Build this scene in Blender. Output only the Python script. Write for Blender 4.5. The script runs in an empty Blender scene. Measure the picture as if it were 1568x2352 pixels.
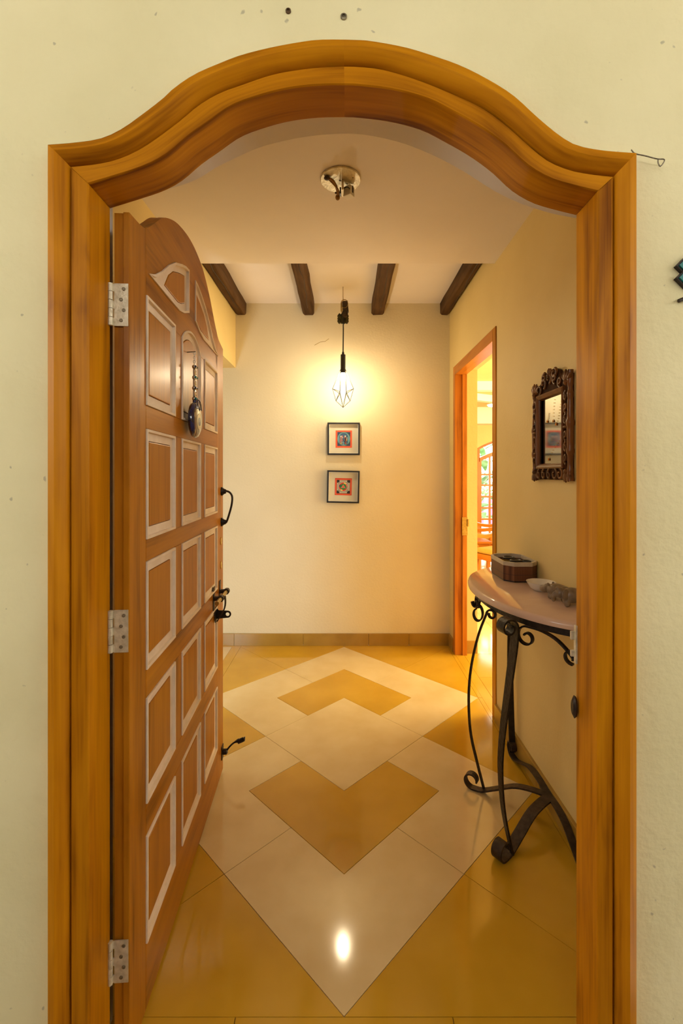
import bpy, bmesh, math, random
from mathutils import Vector, Matrix
from mathutils.geometry import tessellate_polygon
random.seed(7)
PI = math.pi
sc = bpy.context.scene
C = sc.collection

# ------------------------------------------------------------------ camera
cam_d = bpy.data.cameras.new('camera'); cam = bpy.data.objects.new('camera', cam_d); C.objects.link(cam)
cam.location = (0, 0, 1.4); cam.rotation_euler = (PI/2, 0, 0)
cam_d.sensor_fit = 'VERTICAL'; cam_d.sensor_height = 36; cam_d.sensor_width = 24; cam_d.lens = 16
cam_d.shift_x = -6/2352; cam_d.shift_y = -86/2352; cam_d.clip_start = 0.05
sc.camera = cam
# ------------------------------------------------------------------ world and lights
wd = bpy.data.worlds.new('world'); sc.world = wd; wd.use_nodes = True
bg = wd.node_tree.nodes['Background']; bg.inputs[0].default_value = (1.0, 0.97, 0.89, 1); bg.inputs[1].default_value = 7.6
def area(name, loc, rot, sx, sy, power, col):
    d = bpy.data.lights.new(name, 'AREA'); d.shape = 'RECTANGLE'; d.size = sx; d.size_y = sy; d.energy = power; d.color = col
    o = bpy.data.objects.new(name, d); C.objects.link(o); o.location = loc; o.rotation_euler = rot; return o
# area lights added for daylight from unseen windows of the left and right rooms
area('daylight_left', (-3.45, 2.75, 1.45), (0, -PI/2, 0), 1.5, 1.3, 5, (0.86, 0.95, 1.0))
area('daylight_slit', (-1.46, 1.25, 0.62), (PI/2, 0, 0), 0.22, 0.9, 24, (0.68, 0.86, 1.0))
area('daylight_right', (4.55, 3.4, 1.45), (0, PI/2, 0), 1.9, 3.2, 360, (1.0, 0.87, 0.56))
# view
vs = sc.view_settings
vs.view_transform = 'Standard'; vs.look = 'None'; vs.exposure = 0.0; vs.gamma = 1.0; vs.use_curve_mapping = False

# ------------------------------------------------------------------ helpers
F = 1045.0
def W(x, y, Y):                                   # a photo pixel at depth Y -> X, Z
    return ((x-790)*Y/F, 1.4-(y-1090)*Y/F)
class MB:
    def __init__(s): s.v = []; s.f = []; s.uv = {}; s.mi = []
    def add(s, vs_, fs_, mi=0, uvs=None):
        b = len(s.v); s.v += [tuple(p) for p in vs_]
        for k, f in enumerate(fs_):
            s.f.append(tuple(i+b for i in f)); s.mi.append(mi)
            if uvs: s.uv[len(s.f)-1] = uvs[k]
        return s
    def box(s, a, b, mi=0):
        x0, y0, z0 = a; x1, y1, z1 = b
        return s.add([(x0,y0,z0),(x1,y0,z0),(x1,y1,z0),(x0,y1,z0),(x0,y0,z1),(x1,y0,z1),(x1,y1,z1),(x0,y1,z1)],
              [(0,3,2,1),(4,5,6,7),(0,1,5,4),(1,2,6,5),(2,3,7,6),(3,0,4,7)], mi)
    def obox(s, c, ax, ay, az, mi=0):              # box from centre and three half-axes
        c, ax, ay, az = map(Vector, (c, ax, ay, az))
        vs_ = [c+sx*ax+sy*ay+sz*az for sz in (-1,1) for sx, sy in ((-1,-1),(1,-1),(1,1),(-1,1))]
        return s.add(vs_, [(0,3,2,1),(4,5,6,7),(0,1,5,4),(1,2,6,5),(2,3,7,6),(3,0,4,7)], mi)
    def prism(s, loops, d0, d1, fn, mi=0):         # 2D loops (outer, holes) between depth d0 and d1; fn(a,b,d)->xyz
        tri = tessellate_polygon([[Vector((p[0], p[1], 0)) for p in l] for l in loops])
        flat = [p for l in loops for p in l]; n = len(flat)
        vs_ = [fn(p[0], p[1], d0) for p in flat]+[fn(p[0], p[1], d1) for p in flat]
        fs_ = [tuple(t) for t in tri]+[tuple(i+n for i in reversed(t)) for t in tri]
        o = 0
        for l in loops:
            m = len(l)
            for i in range(m):
                j = (i+1) % m; fs_.append((o+i, o+j, o+j+n, o+i+n))
            o += m
        return s.add(vs_, fs_, mi)
    def rings(s, rr, closed=True, cap=True, mi=0, uv=False):   # loft rings of equal count
        n = len(rr[0]); vs_ = [p for r in rr for p in r]; fs_ = []; uvs = []
        L = 0; cum = [0]
        for i in range(1, len(rr)):
            cum.append(cum[-1]+(Vector(rr[i][0])-Vector(rr[i-1][0])).length)
        per = [0]
        for j in range(n): per.append(per[-1]+(Vector(rr[0][(j+1)%n])-Vector(rr[0][j])).length)
        for i in range(len(rr)-1):
            for j in range(n if closed else n-1):
                k = (j+1) % n
                fs_.append((i*n+j, i*n+k, (i+1)*n+k, (i+1)*n+j))
                uvs.append([(cum[i],per[j]),(cum[i],per[j+1]),(cum[i+1],per[j+1]),(cum[i+1],per[j])])
        if cap and closed:
            fs_.append(tuple(range(n))); fs_.append(tuple((len(rr)-1)*n+j for j in range(n)))
            uvs.append([(0,per[j]) for j in range(n)]); uvs.append([(cum[-1],per[j]) for j in range(n)])
        return s.add(vs_, fs_, mi, uvs if uv else None)
    def tube(s, pts, r, n=8, mi=0, cap=True):
        pts = [Vector(p) for p in pts]; rs = r if isinstance(r, (list, tuple)) else [r]*len(pts)
        rr = []; up = None
        for i, p in enumerate(pts):
            t = (pts[min(i+1, len(pts)-1)]-pts[max(i-1, 0)]).normalized()
            if up is None:
                up = Vector((0,0,1)) if abs(t.z) < 0.9 else Vector((1,0,0))
            a = t.cross(up).normalized(); up = a.cross(t).normalized()
            rr.append([p+rs[i]*(math.cos(2*PI*k/n)*a+math.sin(2*PI*k/n)*up) for k in range(n)])
        return s.rings(rr, True, cap, mi)
    def bar(s, pts, w, th, wd, mi=0):              # flat bar swept along pts; wd = direction of the width
        pts = [Vector(p) for p in pts]; rr = []
        for i, p in enumerate(pts):
            t = (pts[min(i+1, len(pts)-1)]-pts[max(i-1, 0)]).normalized()
            wv = Vector(wd[i] if isinstance(wd, list) else wd); wv = (wv-wv.dot(t)*t).normalized(); nv = t.cross(wv)
            rr.append([p+sx*w/2*wv+sy*th/2*nv for sx, sy in ((-1,-1),(1,-1),(1,1),(-1,1))])
        return s.rings(rr, True, True, mi)
    def lathe(s, prof, c=(0,0,0), n=24, mi=0, cap=True, fn=None):   # prof (r,z)
        rr = [[(c[0]+r*math.cos(2*PI*k/n), c[1]+r*math.sin(2*PI*k/n), c[2]+z) for k in range(n)] for r, z in prof]
        if fn: rr = [[fn(*p) for p in q] for q in rr]
        return s.rings(rr, True, cap, mi)
    def ball(s, c, r, n=12, m=8, mi=0, rot=None):
        r = (r, r, r) if not isinstance(r, (tuple, list)) else r
        rr = []
        for i in range(m+1):
            t = PI*i/m; z = -math.cos(t); q = max(math.sin(t), 1e-3)
            ring = []
            for k in range(n):
                p = Vector((r[0]*q*math.cos(2*PI*k/n), r[1]*q*math.sin(2*PI*k/n), r[2]*z))
                if rot: p = rot @ p
                ring.append(p+Vector(c))
            rr.append(ring)
        return s.rings(rr, True, True, mi)
    def build(s, name, mat=None, parent=None, grain=None, smooth=None, bevel=0, label=None, cat=None, group=None, kind=None, loc=None, fix=True, remesh=0):
        me = bpy.data.meshes.new(name); me.from_pydata(s.v, [], s.f)
        mats = mat if isinstance(mat, (list, tuple)) else [mat]
        for m in mats: me.materials.append(m)
        for p, i in zip(me.polygons, s.mi): p.material_index = i
        ul = me.uv_layers.new(name='UVMap').data
        ax = {'x': 0, 'y': 1, 'z': 2}.get(grain)
        if ax is None:
            ext = [max(v[k] for v in s.v)-min(v[k] for v in s.v) for k in range(3)]; ax = ext.index(max(ext))
        oth = [k for k in range(3) if k != ax]; off = random.random()*9
        for p in me.polygons:
            cu = s.uv.get(p.index)
            for k, li in enumerate(p.loop_indices):
                if cu: ul[li].uv = (cu[k][0]+off, cu[k][1]+off)
                else:
                    co = me.vertices[me.loops[li].vertex_index].co
                    ul[li].uv = (co[ax]+off, co[oth[0]]+co[oth[1]]*0.83+off)
        if fix:
            bm = bmesh.new(); bm.from_mesh(me); bmesh.ops.recalc_face_normals(bm, faces=bm.faces); bm.to_mesh(me); bm.free()
        o = bpy.data.objects.new(name, me); C.objects.link(o)
        if parent: o.parent = parent
        if smooth is not None:
            me.shade_smooth()
            if smooth < 180: me.set_sharp_from_angle(angle=math.radians(smooth))
        if remesh:
            md = o.modifiers.new('remesh', 'REMESH'); md.mode = 'VOXEL'; md.voxel_size = remesh; md.use_smooth_shade = True
            md = o.modifiers.new('smooth', 'SMOOTH'); md.iterations = 6; md.factor = 0.5
        if bevel:
            md = o.modifiers.new('bevel', 'BEVEL'); md.width = bevel; md.segments = 2; md.limit_method = 'ANGLE'; md.angle_limit = math.radians(40)
        if loc: o.location = loc
        tag(o, label, cat, group, kind); return o
def tag(o, label=None, cat=None, group=None, kind=None):
    if label: o['label'] = label
    if cat: o['category'] = cat
    if group: o['group'] = group
    if kind: o['kind'] = kind
    return o
def empty(name, loc=(0,0,0), rz=0, **k):
    o = bpy.data.objects.new(name, None); C.objects.link(o); o.location = loc; o.rotation_euler = (0,0,rz); o.empty_display_size = 0.05
    return tag(o, **k)
def box(name, a, b, mat, parent=None, **k): return MB().box(a, b).build(name, mat, parent, **k)
def smooth_line(pts, n):                            # Catmull-Rom resample by arc length
    P = [Vector(p) for p in pts]; out = []
    for i in range(len(P)-1):
        p0, p1, p2, p3 = P[max(i-1,0)], P[i], P[i+1], P[min(i+2,len(P)-1)]
        for k in range(12):
            t = k/12
            out.append(0.5*((2*p1)+(p2-p0)*t+(2*p0-5*p1+4*p2-p3)*t*t+(3*p1-p0-3*p2+p3)*t**3))
    out.append(P[-1])
    cum = [0]
    for a, b in zip(out, out[1:]): cum.append(cum[-1]+(b-a).length)
    res = []; j = 0
    for i in range(n):
        d = cum[-1]*i/(n-1)
        while j < len(out)-2 and cum[j+1] < d: j += 1
        q = (d-cum[j])/max(cum[j+1]-cum[j], 1e-9); res.append(out[j].lerp(out[j+1], min(max(q,0),1)))
    return res
def inset(poly, d):
    n = len(poly); area2 = sum(poly[i][0]*poly[(i+1)%n][1]-poly[(i+1)%n][0]*poly[i][1] for i in range(n))
    sg = 1 if area2 > 0 else -1; out = []
    for i in range(n):
        p0, p, p1 = Vector(poly[i-1][:2]), Vector(poly[i][:2]), Vector(poly[(i+1)%n][:2])
        e0 = (p-p0).normalized(); e1 = (p1-p).normalized()
        n0 = Vector((-e0.y, e0.x))*sg; n1 = Vector((-e1.y, e1.x))*sg
        b = (n0+n1); k = max(b.length_squared/2, 0.5)
        q = p+b*d/k; out.append((q.x, q.y))
    return out

# ------------------------------------------------------------------ materials
def nmat(name):
    m = bpy.data.materials.new(name); m.use_nodes = True; nt = m.node_tree
    return m, nt, nt.nodes['Principled BSDF']
def lin(c): return tuple(((x/255)/12.92 if x/255 <= 0.04045 else ((x/255+0.055)/1.055)**2.4) for x in c)
def pmat(name, c1, c2=None, scale=6, detail=4, rough=0.6, bump=0.0, bscale=None, metal=0, coord='Object', mp=(1,1,1), spec=0.5, coat=0, lo=0.35, hi=0.65, r2=None, dist=0.0, specks=0):
    m, nt, b = nmat(name); N = nt.nodes.new; L = nt.links.new
    c2 = c2 or c1
    tc = N('ShaderNodeTexCoord'); mapn = N('ShaderNodeMapping'); mapn.inputs['Scale'].default_value = mp
    L(tc.outputs[coord], mapn.inputs[0])
    no = N('ShaderNodeTexNoise'); no.inputs['Scale'].default_value = scale; no.inputs['Detail'].default_value = detail; no.inputs['Distortion'].default_value = dist
    L(mapn.outputs[0], no.inputs['Vector'])
    rp = N('ShaderNodeValToRGB'); rp.color_ramp.elements[0].position = lo; rp.color_ramp.elements[1].position = hi
    rp.color_ramp.elements[0].color = (*c1, 1); rp.color_ramp.elements[1].color = (*c2, 1)
    L(no.outputs[0], rp.inputs[0]); L(rp.outputs[0], b.inputs['Base Color'])
    if specks:                                        # small dark dirt spots
        n3 = N('ShaderNodeTexNoise'); n3.inputs['Scale'].default_value = 42; n3.inputs['Detail'].default_value = 1.5; L(tc.outputs[coord], n3.inputs['Vector'])
        r3 = N('ShaderNodeValToRGB'); r3.color_ramp.elements[0].position = 0.715; r3.color_ramp.elements[0].color = (0,0,0,1); r3.color_ramp.elements[1].position = 0.76; r3.color_ramp.elements[1].color = (specks,specks,specks,1)
        L(n3.outputs[0], r3.inputs[0]); mx = N('ShaderNodeMix'); mx.data_type = 'RGBA'; L(r3.outputs[0], mx.inputs[0]); L(rp.outputs[0], mx.inputs[6]); mx.inputs[7].default_value = (0.25, 0.22, 0.14, 1)
        L(mx.outputs[2], b.inputs['Base Color'])
    b.inputs['Roughness'].default_value = rough; b.inputs['Metallic'].default_value = metal
    b.inputs['Specular IOR Level'].default_value = spec
    if coat: b.inputs['Coat Weight'].default_value = coat; b.inputs['Coat Roughness'].default_value = 0.12
    if r2 is not None:
        mr = N('ShaderNodeMapRange'); mr.inputs[3].default_value = rough; mr.inputs[4].default_value = r2
        L(no.outputs[0], mr.inputs[0]); L(mr.outputs[0], b.inputs['Roughness'])
    if bump:
        n2 = N('ShaderNodeTexNoise'); n2.inputs['Scale'].default_value = bscale or scale*4; n2.inputs['Detail'].default_value = 5
        L(mapn.outputs[0], n2.inputs['Vector'])
        bp = N('ShaderNodeBump'); bp.inputs['Strength'].default_value = bump; bp.inputs['Distance'].default_value = 0.01
        L(n2.outputs[0], bp.inputs['Height']); L(bp.outputs[0], b.inputs['Normal'])
    return m
def wood(name, dark, mid, light, rough=0.35, coat=0.3, streak=26, bump=0.06, crack=0.0):
    m, nt, b = nmat(name); N = nt.nodes.new; L = nt.links.new
    tc = N('ShaderNodeTexCoord')
    def noise(mp, sc_, det, dist):
        a = N('ShaderNodeMapping'); a.inputs['Scale'].default_value = mp; L(tc.outputs['UV'], a.inputs[0])
        n = N('ShaderNodeTexNoise'); n.inputs['Scale'].default_value = sc_; n.inputs['Detail'].default_value = det; n.inputs['Distortion'].default_value = dist
        L(a.outputs[0], n.inputs['Vector']); return n
    n1 = noise((1.3, streak, 1), 1.0, 5, 0.7); n2 = noise((1.0, 5.0, 1), 2.2, 3, 1.2); n3 = noise((3, streak*5, 1), 1.0, 3, 0.2)
    mx = N('ShaderNodeMix'); mx.data_type = 'FLOAT'; mx.inputs[0].default_value = 0.5
    L(n1.outputs[0], mx.inputs[2]); L(n2.outputs[0], mx.inputs[3])
    mx2 = N('ShaderNodeMix'); mx2.data_type = 'FLOAT'; mx2.inputs[0].default_value = 0.16
    L(mx.outputs[0], mx2.inputs[2]); L(n3.outputs[0], mx2.inputs[3])
    rp = N('ShaderNodeValToRGB'); e = rp.color_ramp.elements
    e[0].position = 0.33; e[0].color = (*dark, 1); e[1].position = 0.66; e[1].color = (*light, 1)
    q = e.new(0.47); q.color = (*mid, 1)
    L(mx2.outputs[0], rp.inputs[0]); L(rp.outputs[0], b.inputs['Base Color'])
    b.inputs['Roughness'].default_value = rough; b.inputs['Coat Weight'].default_value = coat; b.inputs['Coat Roughness'].default_value = 0.2; b.inputs['Specular IOR Level'].default_value = 0.14
    bp = N('ShaderNodeBump'); bp.inputs['Strength'].default_value = bump; bp.inputs['Distance'].default_value = 0.004
    L(n3.outputs[0] if not crack else n1.outputs[0], bp.inputs['Height']); L(bp.outputs[0], b.inputs['Normal'])
    return m
def emat(name, col, st):
    m, nt, b = nmat(name); b.inputs['Base Color'].default_value = (*col, 1)
    b.inputs['Emission Color'].default_value = (*col, 1); b.inputs['Emission Strength'].default_value = st; return m

M = {}
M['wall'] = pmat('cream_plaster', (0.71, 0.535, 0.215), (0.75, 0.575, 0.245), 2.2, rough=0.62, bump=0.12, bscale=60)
M['wallb'] = pmat('cream_plaster_lit', (0.77, 0.67, 0.45), (0.81, 0.71, 0.49), 2.2, rough=0.62, bump=0.12, bscale=60)  # same cream paint, lightened for the mixed light falling on the back wall
M['ext'] = pmat('outside_plaster', (0.82, 0.745, 0.43), (0.89, 0.815, 0.49), 3, rough=0.75, bump=0.3, bscale=38, specks=0.5)
M['ceil'] = pmat('ceiling_paint', (0.78, 0.71, 0.66), (0.82, 0.75, 0.70), 2, rough=0.8, bump=0.06, bscale=40)
M['reveal'] = pmat('white_reveal_paint', (0.80, 0.76, 0.70), (0.84, 0.80, 0.74), 3, rough=0.7, bump=0.08, bscale=30)
M['teak'] = wood('teak', (0.19, 0.052, 0.001), (0.49, 0.180, 0.003), (0.68, 0.280, 0.006), rough=0.40, coat=0.0)
M['doorwood'] = wood('door_teak', (0.16, 0.045, 0.002), (0.37, 0.130, 0.005), (0.50, 0.195, 0.009), rough=0.36, coat=0.06)
M['panelwood'] = wood('door_panel_teak', (0.27, 0.092, 0.004), (0.41, 0.150, 0.007), (0.50, 0.195, 0.012), rough=0.36, coat=0.06, streak=34)
M['primer'] = pmat('bare_panel_border', (0.80, 0.66, 0.50), (0.88, 0.75, 0.60), 18, rough=0.75, spec=0.2, bump=0.1, bscale=60)
M['darkbeam'] = wood('dark_beam_wood', (0.024, 0.011, 0.004), (0.075, 0.036, 0.013), (0.13, 0.068, 0.027), rough=0.7, coat=0, bump=0.4, crack=1)
M['gold'] = pmat('gold_stone', (0.54, 0.300, 0.016), (0.62, 0.360, 0.026), 3.2, 6, rough=0.05, r2=0.13, spec=0.5)
M['cream'] = pmat('cream_stone', (0.68, 0.51, 0.25), (0.75, 0.59, 0.32), 4.5, 7, rough=0.05, r2=0.13, spec=0.5)
M['skirt'] = pmat('gold_skirting', (0.34, 0.19, 0.03), (0.42, 0.25, 0.045), 6, 6, rough=0.22)
M['grout'] = pmat('dark_grout', (0.12, 0.07, 0.03), rough=0.9)
M['iron'] = pmat('wrought_iron', (0.012, 0.009, 0.008), (0.03, 0.022, 0.018), 40, rough=0.42, bump=0.25, bscale=90, metal=0.4)
M['ironbrown'] = pmat('rusty_iron', (0.03, 0.02, 0.014), (0.06, 0.04, 0.027), 50, rough=0.5, bump=0.25, bscale=90, metal=0.4)
M['marble'] = pmat('pink_marble', (0.62, 0.43, 0.32), (0.69, 0.49, 0.375), 5, 6, rough=0.07, dist=1.0)
M['hinge'] = pmat('aged_cream_metal', (0.55, 0.49, 0.34), (0.74, 0.67, 0.50), 60, rough=0.4, bump=0.2, bscale=120, metal=0.35)
M['screw'] = pmat('dull_screw', (0.16, 0.13, 0.08), (0.3, 0.26, 0.17), 300, rough=0.45, metal=0.6)
M['brass'] = pmat('brass', (0.38, 0.26, 0.07), (0.5, 0.36, 0.12), 90, rough=0.35, metal=0.85)
M['black'] = pmat('black_paint', (0.012, 0.012, 0.013), (0.02, 0.02, 0.02), 30, rough=0.4)
M['mat'] = pmat('picture_mat', (0.62, 0.58, 0.46), (0.66, 0.62, 0.50), 8, rough=0.8)
M['whiteline'] = pmat('white_fillet', (0.8, 0.79, 0.75), rough=0.5)
M['glass'] = None
def glassm():
    m, nt, b = nmat('clear_glass'); b.inputs['Base Color'].default_value = (1,1,1,1); b.inputs['Roughness'].default_value = 0.02
    b.inputs['Transmission Weight'].default_value = 1.0; b.inputs['IOR'].default_value = 1.02; return m
M['glass'] = glassm()
def flat(name, rgb, rough=0.6, **k): return pmat(name, tuple(c*0.94 for c in lin(rgb)), lin(rgb), 30, rough=rough, **k)
M['mirror'] = pmat('mirror_glass', (0.36, 0.36, 0.37), (0.40, 0.40, 0.40), 5, rough=0.06, metal=1.0)
M['carved'] = wood('carved_dark_wood', (0.025, 0.009, 0.002), (0.105, 0.040, 0.010), (0.27, 0.105, 0.028), rough=0.38, coat=0.15, streak=14)
M['carvedmatt'] = wood('carved_ground_wood', (0.015, 0.006, 0.002), (0.040, 0.016, 0.005), (0.08, 0.030, 0.009), rough=0.85, coat=0.0, streak=14)
M['carvedred'] = wood('mirror_moulding_wood', (0.09, 0.03, 0.008), (0.15, 0.053, 0.013), (0.20, 0.075, 0.02), rough=0.4, streak=30)
M['figure'] = pmat('grey_soapstone', (0.15, 0.105, 0.065), (0.27, 0.195, 0.125), 35, 5, rough=0.32, bump=0.1, bscale=90)
M['bamboo'] = None
def slatm():
    m, nt, b = nmat('brown_split_bamboo'); N = nt.nodes.new; L = nt.links.new
    tc = N('ShaderNodeTexCoord'); w = N('ShaderNodeTexWave'); w.wave_type = 'BANDS'; w.bands_direction = 'Y'
    mp = N('ShaderNodeMapping'); mp.inputs['Scale'].default_value = (3, 60, 1); L(tc.outputs['UV'], mp.inputs[0])
    w.inputs['Scale'].default_value = 1.4; w.inputs['Distortion'].default_value = 2.5; w.inputs['Detail'].default_value = 3; L(mp.outputs[0], w.inputs[0])
    rp = N('ShaderNodeValToRGB'); rp.color_ramp.elements[0].color = (0.075, 0.022, 0.008, 1); rp.color_ramp.elements[1].color = (0.20, 0.075, 0.028, 1)
    L(w.outputs[0], rp.inputs[0]); L(rp.outputs[0], b.inputs['Base Color']); b.inputs['Roughness'].default_value = 0.45
    bp = N('ShaderNodeBump'); bp.inputs['Strength'].default_value = 0.3; bp.inputs['Distance'].default_value = 0.002; L(w.outputs[0], bp.inputs['Height']); L(bp.outputs[0], b.inputs['Normal'])
    return m
M['bamboo'] = slatm()
M['boxrim'] = pmat('beige_rim', (0.50, 0.42, 0.31), (0.58, 0.50, 0.38), 30, rough=0.5)
M['bowl'] = pmat('white_ceramic', (0.70, 0.64, 0.54), (0.74, 0.68, 0.58), 20, rough=0.2)
M['bulb'] = emat('glowing_bulb', (1.0, 0.81, 0.52), 610)
M['cobalt'] = pmat('cobalt_glass', (0.004, 0.006, 0.06), (0.006, 0.010, 0.10), 20, rough=0.06, coat=1.0)
M['silver'] = pmat('silver_metal', (0.45, 0.43, 0.40), (0.6, 0.58, 0.54), 90, rough=0.25, metal=0.9)
M['teal'] = pmat('teal_enamel', (0.004, 0.16, 0.15), (0.006, 0.22, 0.20), 40, rough=0.35)
M['ornament'] = pmat('dark_bronze', (0.02, 0.014, 0.012), (0.04, 0.028, 0.022), 60, rough=0.5, metal=0.3)
M['porchtan'] = pmat('tan_porch_ceiling', (0.34, 0.26, 0.15), (0.40, 0.31, 0.18), 3, rough=0.8)
M['light_screen'] = pmat('dark_light_screen', (0.05, 0.03, 0.02), (0.09, 0.055, 0.035), 9, rough=0.9)  # dark tone keeps the added porch screen from bouncing light inside
M['terracotta'] = pmat('terracotta_floor', (0.10, 0.06, 0.04), (0.14, 0.085, 0.055), 9, rough=0.6)
M['porchwood'] = wood('dark_porch_boards', (0.03, 0.015, 0.007), (0.07, 0.035, 0.015), (0.11, 0.06, 0.028), rough=0.7, coat=0)
M['orangewood'] = wood('orange_varnished_wood', (0.30, 0.085, 0.007), (0.50, 0.165, 0.014), (0.60, 0.22, 0.022), rough=0.3)

# ------------------------------------------------------------------ the setting
XL, XR = -0.89, 0.866          # hall side walls
YF, YW, YB = 1.0, 1.17, 3.735  # outer face and inner face of the front wall, back wall
ZN, ZF = 2.615, 2.805          # near (low) and far (high) ceiling
# door-frame outlines traced as world curves on the frame's own plane
L1 = [(110,333),(174,328),(231,319),(278,298),(325,265),(373,228),(401,202),(448,171),(505,146),(552,128),(623,110),(694,97),(741,92),(820,93),(855,96),(931,110),(991,128),(1061,153),(1132,190),(1182,223),(1232,269),(1283,311),(1323,334),(1383,346),(1461,352)]
L2 = [(160,381),(222,375),(269,364),(316,343),(363,312),(410,277),(458,237),(505,211),(552,194),(623,170),(694,157),(764,151),(820,151),(880,158),(956,181),(1031,211),(1107,246),(1162,286),(1207,326),(1257,367),(1308,389),(1358,399),(1410,404)]
L3 = [(207,426),(269,407),(340,383),(387,357),(434,317),(481,284),(528,251),(576,231),(646,211),(717,201),(788,199),(830,201),(906,211),(981,231),(1041,261),(1102,296),(1157,336),(1207,382),(1258,412),(1308,428),(1368,443)]
L5 = [(259,462),(300,454),(363,440),(410,428),(458,409),(491,388),(543,362),(599,338),(670,320),(741,310),(820,308),(906,324),(981,351),(1056,389),(1132,437),(1182,462),(1222,477),(1273,492),(1328,502)]
NA = 61
c1 = [(p.x, p.y) for p in smooth_line([W(x, y, 0.97) for x, y in L1], NA)]
c2 = [(p.x, p.y) for p in smooth_line([W(x, y, 0.985) for x, y in L2], NA)]
c3 = [(p.x, p.y) for p in smooth_line([W(x, y, 0.99) for x, y in L3], NA)]
c5 = [(p.x, p.y) for p in smooth_line([W(x, y, YW) for x, y in L5], NA)]
# front wall with its arched opening
m = MB()
hole = [(c5[0][0], 0.0)]+c5+[(c5[-1][0], 0.0)]
outer = [(-2.2, 0), (-2.2, 3.1), (2.2, 3.1), (2.2, 0)]
m.prism([outer+list(reversed(hole))], YF, YW, lambda a, b, d: (a, d, b))
wf = m.build('wall_front', [M['ext'], M['wall'], M['reveal']], label='cream plastered outer wall around the arched doorway', cat='wall', kind='structure')
for p in wf.data.polygons:
    if p.normal.y > 0.9: p.material_index = 1
    elif abs(p.normal.y) < 0.5 and abs(p.center.x) < 0.75 and p.center.z > 0.001: p.material_index = 2
# screw plugs left in the wall
for x, y, r in ((662,27,0.006),(789,40,0.007)):
    X, Z = W(x, y, YF)
    MB().lathe([(r,0),(r,0.003),(r*0.6,0.004),(r*0.5,0.001)], n=14, fn=lambda a,b,c: (X+a, YF-c, Z+b)).build('wall_plug', M['grout'] if r < 0.0065 else M['screw'], wf, smooth=40)
# door frame: trim_1
tr = empty('trim_1', (0, YF, 0), label='orange teak door frame with ogee arched head', cat='door frame', kind='structure')
def loc(p): return (p[0], p[1]-YF, p[2])
CAS = [(0,1.0),(0,0.974),(0.05,0.967),(0.46,0.963),(0.50,0.964),(0.84,0.976),(0.92,0.982),(1,0.997),(1,1.0)]
JAM = [(0,0.998),(0.07,0.985),(0.95,0.984),(1,0.987),(1,1.075),(0.45,1.075),(0.45,1.001),(0,1.001)]
def ring(pa, pb, prof): return [loc((pa[0]+(pb[0]-pa[0])*s_, y_, pa[1]+(pb[1]-pa[1])*s_)) for s_, y_ in prof]
half = NA//2
def strip(name, A, B, prof, i0, i1):
    MB().rings([ring(A[i], B[i], prof) for i in range(i0, i1+1)], uv=True).build(name, M['teak'], tr, smooth=30)
strip('arched_casing', c1, c2, CAS, 0, half); strip('arched_casing', c1, c2, CAS, half, NA-1)
strip('arched_head', c2, c3, JAM, 0, half); strip('arched_head', c2, c3, JAM, half, NA-1)
for sgn, i in ((0, 0), (1, NA-1)):
    def down(A, B, prof):
        return [ring(A[i], B[i], prof), [(p[0], p[1], 0.0) for p in ring(A[i], B[i], prof)]]
    MB().rings(down(c1, c2, CAS), uv=True).build('side_casing', M['teak'], tr, smooth=30)
    MB().rings(down(c2, c3, JAM), uv=True).build('jamb', M['teak'], tr, smooth=30, bevel=0.002)
# hardware on the lock jamb
xr = c3[-1][0]
m = MB(); m.box((xr-0.004, 0.068, 0.955), (xr+0.001, 0.078, 1.045)); m.box((xr-0.012, 0.074, 0.97), (xr-0.003, 0.08, 0.985)); m.box((xr-0.012, 0.074, 1.01), (xr-0.003, 0.08, 1.03))
m.build('strike_plate', M['hinge'], tr, bevel=0.001, label='cream metal strike plate')
MB().lathe([(0.006,0),(0.014,0.0),(0.016,0.004),(0.010,0.009),(0.006,0.009)], n=16, fn=lambda a,b,c: (xr-0.004-c, 0.068+a*0.6, 0.855+b*1.7)).build('keeper', M['ironbrown'], tr, smooth=40, label='dark iron bolt keeper')

# floor: grout bed with every stone tile a part
fl = box('floor', (-3.5, 0.90, -0.05), (XR+0.01, YB, -0.004), M['grout'], label='polished gold and cream stone floor of the hall', cat='floor', kind='structure')
D = 0.42; Y0 = 1.175
def tile(poly, mat):
    pts = [(a*D, Y0+k*D) for a, k in poly]; pts = inset(pts, 0.0011)
    m = MB(); m.prism([pts], -0.004, random.uniform(-0.0002, 0.0001), lambda a, b, d: (a, b, d)); m.build('floor_tile', M[mat], fl)
h = 0.5
base = [([(0,0),(1,1),(h,1.5),(0,1),(-h,1.5),(-1,1)],'cream'), ([(0,1),(1,2),(h,2.5),(0,2),(-h,2.5),(-1,2)],'gold')]
sides = [([(1,1),(2,2),(1,3),(h,2.5),(1,2),(h,1.5)],'cream'), ([(0,0),(1,1),(2,0)],'gold'), ([(1,1),(2,2),(2,0)],'gold')]
tl = []
for p, c in base: tl += [(p, c), ([(a, 6-k) for a, k in p], c)]
for p, c in sides:
    for sa in (1, -1):
        tl += [([(a*sa, k) for a, k in p], c), ([(a*sa, 6-k) for a, k in p], c)]
tl += [([(0,2),(1,3),(0,4),(-1,3)],'cream'), ([(1,3),(2,2),(2,4)],'gold'), ([(-1,3),(-2,2),(-2,4)],'gold')]
for p, c in tl: tile(p, c)
def rtile(x0, y0, x1, y1, mat): tile([((x0)/D, (y0-Y0)/D), ((x1)/D, (y0-Y0)/D), ((x1)/D, (y1-Y0)/D), ((x0)/D, (y1-Y0)/D)], mat)
for i in range(3): rtile(-0.84+0.56*i, 0.90, -0.28+0.56*i, 1.175, 'gold')
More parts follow.
